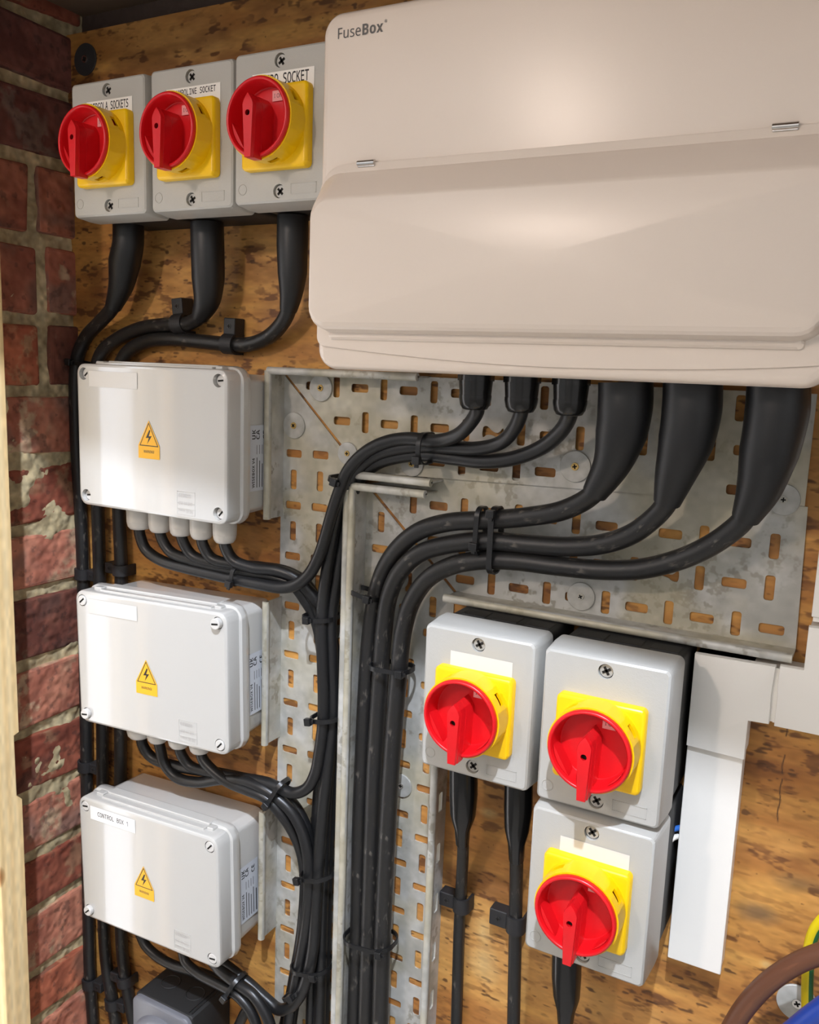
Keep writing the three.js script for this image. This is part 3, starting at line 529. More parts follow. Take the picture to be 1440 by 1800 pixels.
const sideMat = print(0.062, 0.03, 12000, (g, w, h) => {
  g.fillStyle = '#c9ccd2'; g.fillRect(0, 0, w, h); g.fillStyle = '#1c1c1f';
  narrow(g, 'WISEBOX V4', w * 0.05, h * 0.24, h * 0.17, 0.95, 'sans-serif');
  for (let k = 0; k < 4; k++) { g.fillRect(w * 0.05, h * (0.34 + k * 0.13), w * (0.46 - 0.05 * (k % 3)), h * 0.035); g.fillRect(w * 0.56, h * (0.34 + k * 0.13), w * 0.14, h * 0.02); }
  g.fillRect(w * 0.05, h * 0.88, w * 0.4, h * 0.05);
  g.font = `bold ${h * 0.24}px sans-serif`; g.fillText('UK', w * 0.78, h * 0.28); g.fillText('CA', w * 0.78, h * 0.48); g.fillText('CE', w * 0.78, h * 0.82);
});
const controlTag = print(0.064, 0.015, 9000, (g, w, h) => { g.fillStyle = '#efeeec'; g.fillRect(0, 0, w, h); g.fillStyle = '#3c3a3a'; g.font = `bold ${h * 0.44}px monospace`; const m = g.measureText('CONTROL BOX 1').width; narrow(g, 'CONTROL BOX 1', w * 0.16, h * 0.64, h * 0.44, w * 0.7 / m); });
function controlBox(text, X, Y, zf, screwOut, tag, glands, turn = 0, yaw = 0) {
  const W = 0.19, H = 0.14, o = [X + W / 2, Y - H / 2, 0.003];
  const t = thing('control_box', text, 'junction box', o, 'grey control boxes');
  const w = W / 2, h = H / 2, z1 = zf - o[2], zr = z1 - 0.017, zq = zr - 0.013;
  const body = part('body', loft([rring(-w + 0.005, w - 0.005, -h + 0.005, h - 0.005, 0.011, 0), rring(-w + 0.0035, w - 0.0035, -h + 0.0035, h - 0.0035, 0.012, zq)]), M.boxWhite, t);
  part('rim', loft([rring(-w + 0.001, w - 0.001, -h + 0.001, h - 0.001, 0.012, zq - 0.004), rring(-w - 0.0022, w + 0.0022, -h - 0.0022, h + 0.0022, 0.0135, zq), rring(-w - 0.003, w + 0.003, -h - 0.003, h + 0.003, 0.0138, zq + 0.004), rring(-w - 0.0022, w + 0.0022, -h - 0.0022, h + 0.0022, 0.0135, zr - 0.0035), rring(-w + 0.0006, w - 0.0006, -h + 0.0006, h - 0.0006, 0.012, zr - 0.001)]), M.boxWhite, t);
  const s = rrect(-w, w, -h, h, 0.0095);
  const sp = [[-w + 0.0085, h - 0.0085], [w - 0.0085, h - 0.0085], [w - 0.0085, -h + 0.0085], [-w + 0.0085, -h + 0.0085]];
  // the lid's rounded edge is lofted, its front face carries the screw wells
  const edge = loft([rring(-w, w, -h, h, 0.0095, zr - 0.002), rring(-w, w, -h, h, 0.0095, z1 - 0.003), rring(-w + 0.0004, w - 0.0004, -h + 0.0004, h - 0.0004, 0.0093, z1 - 0.0013), rring(-w + 0.0013, w - 0.0013, -h + 0.0013, h - 0.0013, 0.009, z1 - 0.0004), rring(-w + 0.0028, w - 0.0028, -h + 0.0028, h - 0.0028, 0.0085, z1)], true, false);
  const face = rrect(-w + 0.0028, w - 0.0028, -h + 0.0028, h - 0.0028, 0.0085); void s;
  const wr = 0.0060, in_ = 0.0100;
  const wells = [[-w + in_, h - in_], [w - in_, h - in_], [w - in_, -h + in_], [-w + in_, -h + in_]]; void sp;
  for (const [x, y] of wells) face.holes.push(circle(x, y, wr));
  const lid = part('lid', [edge, extrude(face, z1 - 0.012, z1, 0, 3, 16)], M.boxWhite, t);
  wells.forEach(([x, y], i) => {
    const out = screwOut[i], zs = z1 + out, g = [disc(0.0053, z1 - 0.014, zs - 0.0006, 22), disc(0.0053, zs - 0.0006, zs, 22, 0.0048)];
    if (out > 0.001) g.push(disc(0.0056, zs - 0.0045, zs - 0.0012, 6, 0.0051));
    const sc = part('lid_screw', g.map(q => metres(T(q, x, y, 0))), M.boxScrew, t, 'white plastic quarter-turn screw');
    const c = part('screw_slot', box(-0.0036, 0.0036, -0.0008, 0.0008, 0, 0.0003), M.slot, sc); c.position.set(x, y, zs); c.rotation.z = [0.7, 0.1, 0.8, 0.1][(i + Math.round(X * 1000)) & 3];
  });
  // hinge rail along the top of the lid with a tab at each end
  part('hinge_rail', [box(-w + 0.026, w - 0.024, h - 0.001, h + 0.0032, zr - 0.012, zr + 0.0005, 0.001), box(-w + 0.026, w - 0.024, h - 0.001, h + 0.0016, zr + 0.0005, z1 - 0.008, 0.0006)], M.boxWhite, lid);
  for (const [a, b] of [[-w + 0.015, -w + 0.025], [w - 0.023, w - 0.015]]) part('hinge_tab', box(a, b, h - 0.002, h + 0.0026, zr - 0.002, zr + 0.006, 0.0012), M.boxWhite, lid);
  part('moulded_plate', [[-1, 0.0108], [-0.35, 0.0001], [0.35, -0.0052], [1, -0.0108]].map(([, y]) => box(0.0355, 0.0575, y - 0.0546, y - 0.0542, z1, z1 + 0.0003)).concat([box(0.0355, 0.0359, -0.0654, -0.0434, z1, z1 + 0.0003), box(0.0571, 0.0575, -0.0654, -0.0434, z1, z1 + 0.0003)]), M.boxWhite, lid);
  label('moulded_lettering', 0.021, 0.021, embossMat, lid, 0.0465, -0.0544, z1 + 0.0002, 'moulded lettering in a frame');
  label('warning_sticker', 0.027, 0.036, warnMat, t, tag.wx, tag.wy, z1 + 0.0004, 'yellow triangular high-voltage sticker reading WARNING!');
  if (tag.mat) { const m = label('label_strip', 0.064, 0.015, tag.mat, t, -w + 0.05, h - 0.0145, z1 + 0.0005, tag.text); m.rotation.z = 0; }
  const sl = part('rating_label', new THREE.PlaneGeometry(0.062, 0.03), sideMat, t, 'silver rating label with black print');
  sl.position.set(w - 0.0030, -0.012, 0.030); sl.rotation.set(0, Math.PI / 2, Math.PI / 2, 'YXZ');
  // grey glands below
  for (const [gx, big] of glands) {
    const x = gx - o[0], z = 0.036, k = big ? 1.15 : 1, y = -h + 0.004;
    const g = part('cable_gland', [T(cyl(0.0118 * k, 0.0118 * k, 0.010, 6), x, y - 0.005, z), T(cyl(0.0117 * k, 0.0120 * k, 0.0145, 12), x, y - 0.0165, z)].map(q => metres(q)), M.gland, t, 'pale grey cable gland');
    part('dome_nut', metres(new THREE.LatheGeometry([[0.0058, -0.0318], [0.0085, -0.0314], [0.0106, -0.0285], [0.0116, -0.0235]].map(([a, b]) => new THREE.Vector2(a * k, b)), 20).translate(x, y, z)), M.gland, g);
  }
  t.rotation.set(0, yaw, turn); t.position.z += Math.abs(Math.sin(yaw)) * 0.06;
  return t;
}
const embossMat = print(0.021, 0.021, 9000, (g, w, h) => { g.clearRect(0, 0, w, h); g.fillStyle = '#b9b5b0'; narrow(g, 'GEWISS', w * 0.06, h * 0.24, h * 0.22, 0.9, 'sans-serif'); narrow(g, 'GW 44 207', w * 0.06, h * 0.58, h * 0.2, 0.82, 'sans-serif'); narrow(g, 'IP 56', w * 0.52, h * 0.92, h * 0.18, 0.9, 'sans-serif'); narrow(g, 'MADE IN', w * 0.06, h * 0.86, h * 0.1, 0.9, 'sans-serif'); }, { alphaTest: 0.4, roughness: 0.3 });
controlBox('topmost grey plastic control box, five pale glands below', 0, 0, 0.084, [-0.004, -0.004, -0.004, -0.004], { wx: 0.001, wy: 0.0015, mat: M.paper, text: 'blank white label strip' }, [[0.0365, true], [0.0645], [0.0930], [0.1200], [0.1495]]);
controlBox('middle grey plastic control box, its lid screws standing proud', -0.0040, -0.2252, 0.084, [0.001, 0.005, 0.001, 0.004], { wx: -0.0035, wy: -0.0075, mat: M.paper, text: 'blank white label strip' }, [[0.0335, true], [0.0590], [0.0875], [0.1150]], 0.022, 0.05);
controlBox('lowest grey plastic control box labelled CONTROL BOX 1', -0.0106, -0.4540, 0.084, [0, 0, 0, 0.004], { wx: -0.0035, wy: -0.0035, mat: controlTag, text: 'white label strip reading CONTROL BOX 1' }, [[0.0335], [0.0900], [0.1300]], 0.026, 0.015);

// ---------------------------------------------------------------- cables
function cable(name, text, group, px, r, mat, sleeve, radii) {
  const w = px.map(([x, y, z]) => at(x, y, z)), o = w[w.length - 1].clone();
  const t = thing(name, text, 'cable', [o.x, o.y, o.z], group);
  part('sheath', sweep(w.map(p => p.sub(o)), radii || r, 14), mat, t);
  if (sleeve) { const s = sleeve.pts.map(([x, y, z]) => at(x, y, z).sub(o)); part('heat_shrink_sleeve', sweep(s, sleeve.r, 22), sleeve.mat || M.shrink, t, 'tapered heat-shrink sleeve'); }
  return t;
}
// three thick cables from the consumer unit
const thick = 'thick black cables from the consumer unit';
cable('power_cable', 'thick black cable entering the shortest shrink sleeve, innermost bend', thick, [[1090, 760, 0.055], [1075, 815, 0.048], [1045, 866, 0.042], [993, 896, 0.036], [930, 908, 0.032], [860, 914, 0.031], [790, 918, 0.030], [738, 933, 0.028], [703, 960, 0.024], [676, 1000, 0.018], [660, 1050, 0.014], [650, 1120, 0.013], [643, 1220, 0.013], [637, 1350, 0.013], [633, 1450, 0.013], [630, 1600, 0.013], [626, 1720, 0.013], [622, 1850, 0.013]], 0.0080, M.cable,
  { pts: [[1100, 672, 0.060], [1099, 715, 0.060], [1092, 762, 0.057], [1076, 815, 0.050], [1046, 866, 0.043]], r: [0.0195, 0.0197, 0.0186, 0.0142, 0.0098] });
cable('power_cable', 'thick black cable entering the middle shrink sleeve, middle bend', thick, [[1208, 770, 0.055], [1190, 830, 0.048], [1172, 884, 0.042], [1143, 916, 0.038], [1108, 940, 0.036], [1060, 956, 0.034], [1000, 961, 0.032], [930, 957, 0.031], [860, 951, 0.031], [790, 957, 0.030], [740, 972, 0.029], [705, 1003, 0.027], [685, 1045, 0.023], [676, 1100, 0.0205], [667, 1220, 0.0205], [659, 1350, 0.0205], [655, 1450, 0.0205], [650, 1600, 0.0205], [646, 1720, 0.0205], [642, 1850, 0.0205]], 0.0080, M.cable,
  { pts: [[1218, 672, 0.060], [1216, 720, 0.060], [1206, 775, 0.057], [1187, 835, 0.050], [1173, 882, 0.043]], r: [0.0200, 0.0203, 0.0192, 0.0145, 0.0100] });
cable('power_cable', 'thick black cable entering the longest shrink sleeve, outermost bend', thick, [[1352, 790, 0.055], [1334, 860, 0.048], [1308, 912, 0.042], [1280, 938, 0.040], [1243, 962, 0.038], [1193, 984, 0.036], [1127, 1000, 0.034], [1060, 1002, 0.032], [980, 995, 0.031], [905, 986, 0.031], [850, 985, 0.031], [795, 994, 0.031], [752, 1018, 0.030], [724, 1058, 0.027], [709, 1110, 0.0255], [700, 1200, 0.0255], [690, 1320, 0.0255], [683, 1430, 0.0255], [677, 1550, 0.0255], [671, 1700, 0.0255], [667, 1850, 0.0255]], 0.0080, M.cable,
  { pts: [[1369, 672, 0.060], [1366, 725, 0.060], [1352, 795, 0.057], [1334, 860, 0.050], [1311, 910, 0.043]], r: [0.0200, 0.0204, 0.0192, 0.0150, 0.0098] });
// three thin supply cables from the unit's glands, one to each control box
const thin = 'thin black cables from the consumer unit glands';
cable('supply_cable', 'thin black cable from the consumer unit gland to the topmost control box', thin, [[838, 700, 0.060], [840, 718, 0.058], [828, 742, 0.050], [802, 766, 0.040], [765, 775, 0.034], [715, 771, 0.032], [675, 778, 0.032], [640, 797, 0.033], [613, 826, 0.034], [597, 862, 0.034], [583, 905, 0.034], [572, 945, 0.034], [560, 980, 0.034], [543, 1010, 0.034], [520, 1028, 0.034], [495, 1033, 0.034], [460, 1028, 0.034], [415, 1019, 0.034], [370, 1009, 0.035], [325, 998, 0.036], [283, 985, 0.037], [256, 965, 0.038], [246, 940, 0.039], [244, 922, 0.039]], 0.0058, M.smooth);
cable('supply_cable', 'thin black cable from the middle gland looping to the middle control box', thin, [[917, 702, 0.060], [917, 720, 0.057], [905, 752, 0.048], [880, 778, 0.038], [838, 788, 0.032], [790, 786, 0.028], [745, 784, 0.027], [700, 788, 0.027], [660, 800, 0.026], [628, 825, 0.026], [607, 860, 0.025], [592, 910, 0.024], [580, 970, 0.024], [571, 1030, 0.026], [566, 1085, 0.028], [567, 1150, 0.029], [569, 1220, 0.029], [568, 1270, 0.029], [562, 1320, 0.029], [554, 1360, 0.029], [540, 1385, 0.030], [517, 1394, 0.031], [495, 1387, 0.032], [470, 1376, 0.032], [430, 1368, 0.031], [380, 1358, 0.030], [315, 1348, 0.031], [268, 1332, 0.034], [252, 1312, 0.036], [247, 1290, 0.037]], 0.0058, M.smooth);
cable('supply_cable', 'thin black cable from the end gland running down to CONTROL BOX 1', thin, [[1003, 706, 0.060], [1003, 722, 0.057], [992, 750, 0.048], [958, 783, 0.038], [905, 805, 0.030], [850, 811, 0.026], [795, 805, 0.022], [745, 799, 0.021], [700, 803, 0.021], [660, 816, 0.020], [632, 842, 0.018], [615, 880, 0.016], [604, 940, 0.014], [594, 1010, 0.016], [582, 1085, 0.020], [583, 1160, 0.021], [586, 1250, 0.021], [578, 1330, 0.022], [568, 1420, 0.024], [560, 1520, 0.026], [555, 1600, 0.027], [551, 1660, 0.028], [543, 1706, 0.030], [530, 1745, 0.031], [510, 1770, 0.031], [490, 1774, 0.031], [466, 1755, 0.031], [436, 1728, 0.032], [408, 1706, 0.034], [385, 1688, 0.036], [370, 1672, 0.037]], 0.0062, M.smooth);
// outgoing cables of the boxes
const out1 = 'outgoing cables of the topmost control box';
const dn = (x0, z, k = 0) => [[x0 + 2, 1130, z], [x0 + 7 + k, 1230, z], [x0 + 2 + k, 1330, z], [x0 - 6 + k, 1450, z], [x0 - 10 + k, 1570, z], [x0 - 13 + k, 1690, z], [x0 - 17 + k, 1850, z]];
cable('control_cable', 'black control cable leaving the second gland of the topmost control box', out1, [[280, 928, 0.039], [284, 946, 0.039], [300, 970, 0.038], [335, 984, 0.036], [380, 996, 0.033], [430, 1006, 0.030], [480, 1014, 0.026], [515, 1028, 0.022], [537, 1056, 0.018], [553, 1085, 0.013], ...dn(562, 0.010)], 0.0056, M.smooth);
cable('control_cable', 'black control cable leaving the middle gland of the topmost control box', out1, [[317, 934, 0.039], [322, 952, 0.039], [338, 976, 0.037], [375, 990, 0.034], [425, 997, 0.031], [480, 1005, 0.027], [522, 1020, 0.022], [546, 1050, 0.016], [561, 1085, 0.011], ...dn(573, 0.008, 1)], 0.0056, M.smooth);
cable('control_cable', 'black control cable leaving the fourth gland of the topmost control box', out1, [[353, 940, 0.039], [357, 958, 0.039], [372, 981, 0.037], [410, 992, 0.033], [460, 997, 0.029], [505, 1005, 0.024], [537, 1024, 0.018], [555, 1055, 0.011], [573, 1090, 0.007], ...dn(584, 0.007, 2)], 0.0056, M.smooth);
cable('control_cable', 'black control cable leaving the fifth gland of the topmost control box', out1, [[393, 945, 0.039], [397, 963, 0.039], [411, 985, 0.038], [445, 998, 0.035], [488, 1003, 0.031], [520, 1016, 0.027], [548, 1044, 0.021], [572, 1078, 0.016], ...dn(580, 0.016, -2)], 0.0058, M.smooth);
const out2 = 'outgoing cables of the middle control box';
const arc = (d, z) => [[486 + d, 1402 - d, z + 0.004], [510 + d, 1424 - d, z + 0.002], [530 + d, 1458 - d * 0.6, z], [541 + d * 0.8, 1500, z], [544 + d * 0.7, 1540, z], [542 + d * 0.7, 1590, z], [536 + d * 0.7, 1640, z], [527 + d * 0.7, 1690, z], [517 + d * 0.7, 1740, z], [509 + d * 0.7, 1785, z], [502 + d * 0.7, 1850, z]];
cable('control_cable', 'black control cable in a low loop from the second gland of the middle control box', out2, [[277, 1298, 0.037], [282, 1316, 0.038], [288, 1340, 0.038], [310, 1366, 0.037], [346, 1375, 0.036], [390, 1370, 0.036], [432, 1374, 0.036], [462, 1386, 0.036], ...arc(0, 0.030)], 0.0058, M.smooth);
cable('control_cable', 'black control cable from the third gland of the middle control box', out2, [[314, 1308, 0.037], [318, 1324, 0.038], [334, 1346, 0.036], [372, 1358, 0.034], [420, 1368, 0.033], [460, 1382, 0.033], ...arc(8, 0.019)], 0.0056, M.smooth);
cable('control_cable', 'black control cable from the last gland of the middle control box', out2, [[352, 1320, 0.037], [357, 1335, 0.038], [376, 1356, 0.038], [402, 1375, 0.038], [438, 1390, 0.038], [466, 1402, 0.037], [492, 1428, 0.034], [515, 1462, 0.026], [530, 1500, 0.018], [536, 1545, 0.014], [534, 1600, 0.014], [528, 1655, 0.014], [519, 1705, 0.014], [510, 1755, 0.016], [500, 1800, 0.018], [492, 1850, 0.018]], 0.0056, M.smooth);
const out3 = 'outgoing cables of CONTROL BOX 1';
cable('control_cable', 'black control cable hanging below the first gland of CONTROL BOX 1', out3, [[246, 1640, 0.037], [255, 1660, 0.038], [275, 1680, 0.038], [303, 1696, 0.038], [338, 1706, 0.037], [372, 1718, 0.037], [408, 1742, 0.038], [434, 1768, 0.038], [450, 1800, 0.038], [460, 1850, 0.038]], 0.0056, M.smooth);
cable('control_cable', 'black control cable below the middle gland of CONTROL BOX 1', out3, [[320, 1668, 0.037], [326, 1690, 0.040], [350, 1712, 0.042], [388, 1732, 0.044], [418, 1750, 0.046], [440, 1776, 0.046], [452, 1804, 0.046], [460, 1850, 0.046]], 0.0054, M.smooth);
cable('control_cable', 'black control cable below the last gland of CONTROL BOX 1', out3, [[372, 1688, 0.037], [388, 1706, 0.042], [416, 1728, 0.045], [444, 1748, 0.046], [464, 1776, 0.046], [476, 1806, 0.046], [482, 1850, 0.046]], 0.0058, M.smooth);
// cables of the three upper isolators
const socket = 'cables from the upper isolators';
cable('socket_cable', 'black cable dropping from the PERGOLA isolator close to the brick corner', socket, [[215, 470, 0.034], [210, 505, 0.032], [198, 540, 0.028], [176, 566, 0.022], [152, 592, 0.014], [138, 622, 0.012], [133, 660, 0.0115], [135, 780, 0.0115], [142, 900, 0.0115], [146, 1000, 0.0115], [151, 1250, 0.0115], [154, 1500, 0.0115], [156, 1640, 0.0115], [158, 1710, 0.0115], [163, 1790, 0.0115], [168, 1850, 0.0115]], 0.0072, M.cable,
  { pts: [[226, 392, 0.034], [225, 430, 0.034], [219, 462, 0.033], [213, 500, 0.031], [199, 540, 0.028]], r: [0.0152, 0.0152, 0.0158, 0.0126, 0.0082] });
cable('socket_cable', 'black cable bending left from the TRAMPOLINE isolator through a clip', socket, [[365, 470, 0.032], [366, 515, 0.030], [358, 548, 0.024], [332, 568, 0.016], [290, 571, 0.012], [245, 578, 0.0115], [205, 597, 0.0115], [178, 622, 0.0115], [168, 660, 0.0115], [168, 780, 0.0115], [172, 900, 0.0115], [175, 1000, 0.0115], [180, 1250, 0.0115], [181, 1500, 0.0115], [183, 1640, 0.0115], [188, 1700, 0.0115], [201, 1780, 0.0115], [212, 1850, 0.0115]], 0.0072, M.cable,
  { pts: [[364, 392, 0.033], [365, 440, 0.033], [366, 490, 0.031], [364, 527, 0.028], [352, 556, 0.022]], r: [0.0155, 0.0157, 0.0155, 0.0128, 0.0085] });
cable('socket_cable', 'black cable bending left from the ASTRO isolator through a lower clip', socket, [[514, 460, 0.032], [512, 520, 0.028], [502, 558, 0.022], [475, 590, 0.016], [440, 605, 0.0125], [400, 605, 0.0115], [350, 600, 0.0115], [300, 596, 0.0115], [255, 601, 0.0115], [222, 622, 0.0115], [208, 655, 0.0115], [206, 780, 0.0115], [209, 900, 0.0115], [213, 1000, 0.0115], [212, 1250, 0.0115], [212, 1500, 0.0115], [213, 1640, 0.0115], [218, 1700, 0.0115], [232, 1780, 0.0115], [246, 1850, 0.0115]], 0.0072, M.cable,
  { pts: [[515, 380, 0.033], [514, 430, 0.033], [514, 480, 0.031], [512, 515, 0.028], [507, 545, 0.024]], r: [0.0140, 0.0140, 0.0132, 0.0106, 0.0080] });
// cables of the lower isolators
const low = 'cables of the lower isolators';
cable('switch_cable', 'black cable under the isolator next to the slotted tray flange', low, [[814, 1440, 0.040], [814, 1462, 0.036], [814, 1500, 0.026], [811, 1560, 0.013], [807, 1640, 0.0095], [804, 1740, 0.0095], [801, 1850, 0.0095]], 0.0054, M.cable,
  { pts: [[815, 1340, 0.046], [815, 1395, 0.046], [814, 1430, 0.044], [813, 1456, 0.040], [813, 1482, 0.034]], r: [0.0120, 0.0122, 0.0112, 0.0070, 0.0060], mat: M.gloss });
cable('switch_cable', 'black cable under the isolators, left of the lowest isolator', low, [[909, 1450, 0.040], [908, 1490, 0.036], [908, 1530, 0.026], [907, 1580, 0.013], [906, 1640, 0.010], [904, 1740, 0.010], [902, 1850, 0.010]], 0.0060, M.cable,
  { pts: [[912, 1360, 0.046], [911, 1420, 0.046], [909, 1455, 0.044], [908, 1482, 0.040], [908, 1510, 0.034]], r: [0.0120, 0.0120, 0.0106, 0.0074, 0.0066], mat: M.gloss });
cable('switch_cable', 'black cable leaving the underside of the lowest isolator', low, [[996, 1750, 0.050], [995, 1780, 0.048], [994, 1820, 0.042], [992, 1870, 0.030]], 0.0058, M.cable,
  { pts: [[997, 1660, 0.052], [996, 1715, 0.052], [996, 1750, 0.051], [995, 1776, 0.049], [994, 1800, 0.046]], r: [0.0122, 0.0122, 0.0110, 0.0076, 0.0064], mat: M.gloss });
// loose cores at the lower right
cable('brown_cable', 'brown insulated cable arching in front of the plywood', undefined, [[1262, 1860, 0.040], [1284, 1812, 0.046], [1312, 1768, 0.050], [1352, 1726, 0.054], [1400, 1694, 0.056], [1450, 1674, 0.058], [1500, 1660, 0.060]], 0.0074, M.brown);
cable('blue_cable', 'blue insulated cable crossing in front of a steel washer', undefined, [[1350, 1850, 0.042], [1390, 1818, 0.050], [1430, 1786, 0.058], [1470, 1758, 0.064], [1510, 1735, 0.068]], 0.0080, M.blue);
{
  const w = [[1480, 1570, 0.030], [1455, 1605, 0.030], [1433, 1632, 0.028], [1422, 1665, 0.025], [1419, 1710, 0.023], [1418, 1760, 0.022], [1420, 1810, 0.020], [1424, 1850, 0.018]].map(q => at(...q)), o = w[w.length - 1].clone();
  const t = thing('earth_cable', 'yellow and green striped earth cable behind the brown cable', 'cable', [o.x, o.y, o.z]);
  part('yellow_sheath', sweep(w.map(p => p.clone().sub(o)), 0.0038, 12), M.earthYellow, t);
  part('green_stripe', sweep(w.map(p => p.clone().sub(o).add(V(0.0019, -0.0002, 0.0005))), 0.0029, 12), M.earthGreen, t, 'green stripe');
}

// ---------------------------------------------------------------- cable ties
function tie(text, a, b, z, depth, head = 0, w = 0.0042, slack = 0) {
  const A = at(a[0], a[1], z), B = at(b[0], b[1], z), c = A.clone().add(B).multiplyScalar(0.5), d = B.clone().sub(A), len = d.length(), ang = Math.atan2(d.y, d.x);
  const t = thing('cable_tie', text, 'cable tie', [c.x, c.y, c.z], 'black nylon cable ties'); t.rotation.z = ang;
  const L = len / 2, D = depth / 2, r = Math.min(L, D) * 0.92, th = 0.0012;
  const s = rrect(-L - th, L + th, -D - th, D + th, r); s.holes.push(rrect(-L, L, -D, D, r, THREE.Path));
  const g = new THREE.ExtrudeGeometry(s, { depth: w, bevelEnabled: false, curveSegments: 8 }); g.translate(0, 0, -w / 2);
  g.applyMatrix4(new THREE.Matrix4().set(1, 0, 0, 0, 0, 0, 1, 0, 0, 1, 0, 0, 0, 0, 0, 1)); const ix = g.index; if (!ix) { const p = g.attributes.position; for (let i = 0; i < p.count; i += 3) { const v1 = [p.getX(i + 1), p.getY(i + 1), p.getZ(i + 1)], v2 = [p.getX(i + 2), p.getY(i + 2), p.getZ(i + 2)]; p.setXYZ(i + 1, ...v2); p.setXYZ(i + 2, ...v1); } g.computeVertexNormals(); }
  part('strap', metres(g), M.nylon, t);
  const hx = head * L * 0.86;
  const hd = part('head', box(hx - 0.0034, hx + 0.0034, -0.0036, 0.0036, D, D + 0.0052, 0.0008), M.nylon, t);
  part('tail', box(hx - 0.0012, hx + 0.006, -0.0018, 0.0018, D + 0.0015, D + 0.0032, 0.0003), M.nylon, hd);
}
tie('cable tie around the three thin cables near the consumer unit', [751, 762], [749, 814], 0.030, 0.030, 0.85);
tie('cable tie around the thin cables where they turn down at the tray corner', [588, 838], [615, 850], 0.026, 0.026, 0.2);
tie('cable tie around the upper two thick cables', [848, 892], [842, 973], 0.031, 0.019, 0.7);
tie('longer cable tie around all three thick cables', [874, 892], [868, 1006], 0.031, 0.021, -1, 0.0048);
tie('cable tie around the innermost thick cable below its bend', [620, 1034], [668, 1052], 0.0165, 0.022, 0.7);
tie('cable tie around two thick cables beside the upper pale isolator', [656, 1167], [723, 1178], 0.023, 0.026, 0.95);
tie('cable tie around the control cables beside the middle control box', [541, 1080], [588, 1087], 0.020, 0.032, -0.3);
tie('cable tie around the control cables halfway down the tray', [556, 1257], [600, 1260], 0.019, 0.034, -0.85);
tie('cable tie around the cables leaving the middle control box', [502, 1372], [478, 1412], 0.033, 0.020, 0.9);
tie('cable tie around the control cables beside CONTROL BOX 1', [536, 1532], [588, 1535], 0.022, 0.034, -0.9);
tie('slack cable tie around all three thick cables low down', [612, 1638], [692, 1660], 0.020, 0.036, 0.95);
tie('cable tie around the control cables below CONTROL BOX 1', [520, 1690], [580, 1700], 0.021, 0.036, 0.8);
tie('small cable tie on the lowest cable loop', [503, 1752], [527, 1742], 0.031, 0.015, 0.5);
tie('cable tie around the cables leaving CONTROL BOX 1', [424, 1716], [403, 1752], 0.042, 0.024, 0.5);
tie('cable tie around the cables leaving the topmost control box', [419, 996], [414, 1027], 0.034, 0.016, 0.85);
tie('cable tie around the cables at the brick corner', [121, 634], [182, 646], 0.0125, 0.0175, -0.6);

// ---------------------------------------------------------------- cable clips
function clip(text, px, py, z, ang, r, side, tabLen = 0.013, len = 0.012) {
  const p = at(px, py, 0), t = thing('cable_clip', text, 'cable clip', [p.x, p.y, 0.0005], 'black cable clips'); t.rotation.z = ang;   // local x across the cable, y along it
  const q = at(px, py, z); t.position.set(q.x, q.y, 0.0005);
  const ri = r + 0.0002, ro = r + 0.0026, zc = z - 0.0005, s = new THREE.Shape();
  s.moveTo(ro, 0); s.lineTo(ro, zc); s.absarc(0, zc, ro, 0, Math.PI, false); s.lineTo(-ro, 0); s.lineTo(-ri, 0); s.lineTo(-ri, zc); s.absarc(0, zc, ri, Math.PI, 0, true); s.lineTo(ri, 0); s.closePath();
  const g = new THREE.ExtrudeGeometry(s, { depth: len, bevelEnabled: false, curveSegments: 10 }); g.translate(0, 0, -len / 2); g.rotateX(Math.PI / 2);
  part('saddle', metres(g), M.clip, t);
  const h = zc + r * 0.55, x0 = side > 0 ? ro - 0.001 : -ro + 0.001 - tabLen, x1 = x0 + tabLen;
  part('fixing_tab', box(x0, x1, -len / 2, len / 2, 0, h, 0.0012), M.clip, t);
  const sc = part('screw', T(disc(0.0026, h - 0.0006, h + 0.0004, 14), (x0 + x1) / 2, 0, 0), std({ color: '#3b3a39', roughness: 0.5, metalness: 0.5 }), t);
  const c = part('cross_recess', recessCross(0.0017), M.slot, sc); c.position.set((x0 + x1) / 2, 0, h + 0.0003);
}
const R_ = Math.PI;
clip('black cable clip with its tab upwards on the TRAMPOLINE cable', 318, 569, 0.0135, R_ / 2 + 0.1, 0.0074, 1, 0.016, 0.014);
clip('black cable clip with its tab upwards on the ASTRO cable', 406, 605, 0.0118, R_ / 2 - 0.05, 0.0074, 1, 0.016, 0.014);
clip('black cable clip on the cable nearest the brick, above the middle control box', 147, 1008, 0.0118, -0.02, 0.0074, 1, 0.013);
clip('black cable clip on the cable farthest from the brick, above the middle control box', 214, 1001, 0.0118, 0.0, 0.0074, -1, 0.013);
clip('black cable clip on the cable nearest the brick, below CONTROL BOX 1', 159, 1726, 0.0118, 0.04, 0.0074, 1, 0.013);
clip('black cable clip on the cable farthest from the brick, below CONTROL BOX 1', 220, 1722, 0.0118, 0.06, 0.0074, -1, 0.012);
clip('black cable clip on the middle cable, below CONTROL BOX 1', 199, 1762, 0.0118, 0.08, 0.0074, 1, 0.012);
clip('black cable clip on the cable nearest the brick, below the middle control box', 152, 1345, 0.0118, 0.0, 0.0074, 1, 0.013);
clip('black cable clip on the cable beside the slotted tray flange', 812, 1588, 0.0100, 0.02, 0.0056, -1, 0.015, 0.014);
clip('black cable clip on the cable left of the lowest isolator', 907, 1622, 0.0102, 0.0, 0.0061, -1, 0.017, 0.016);

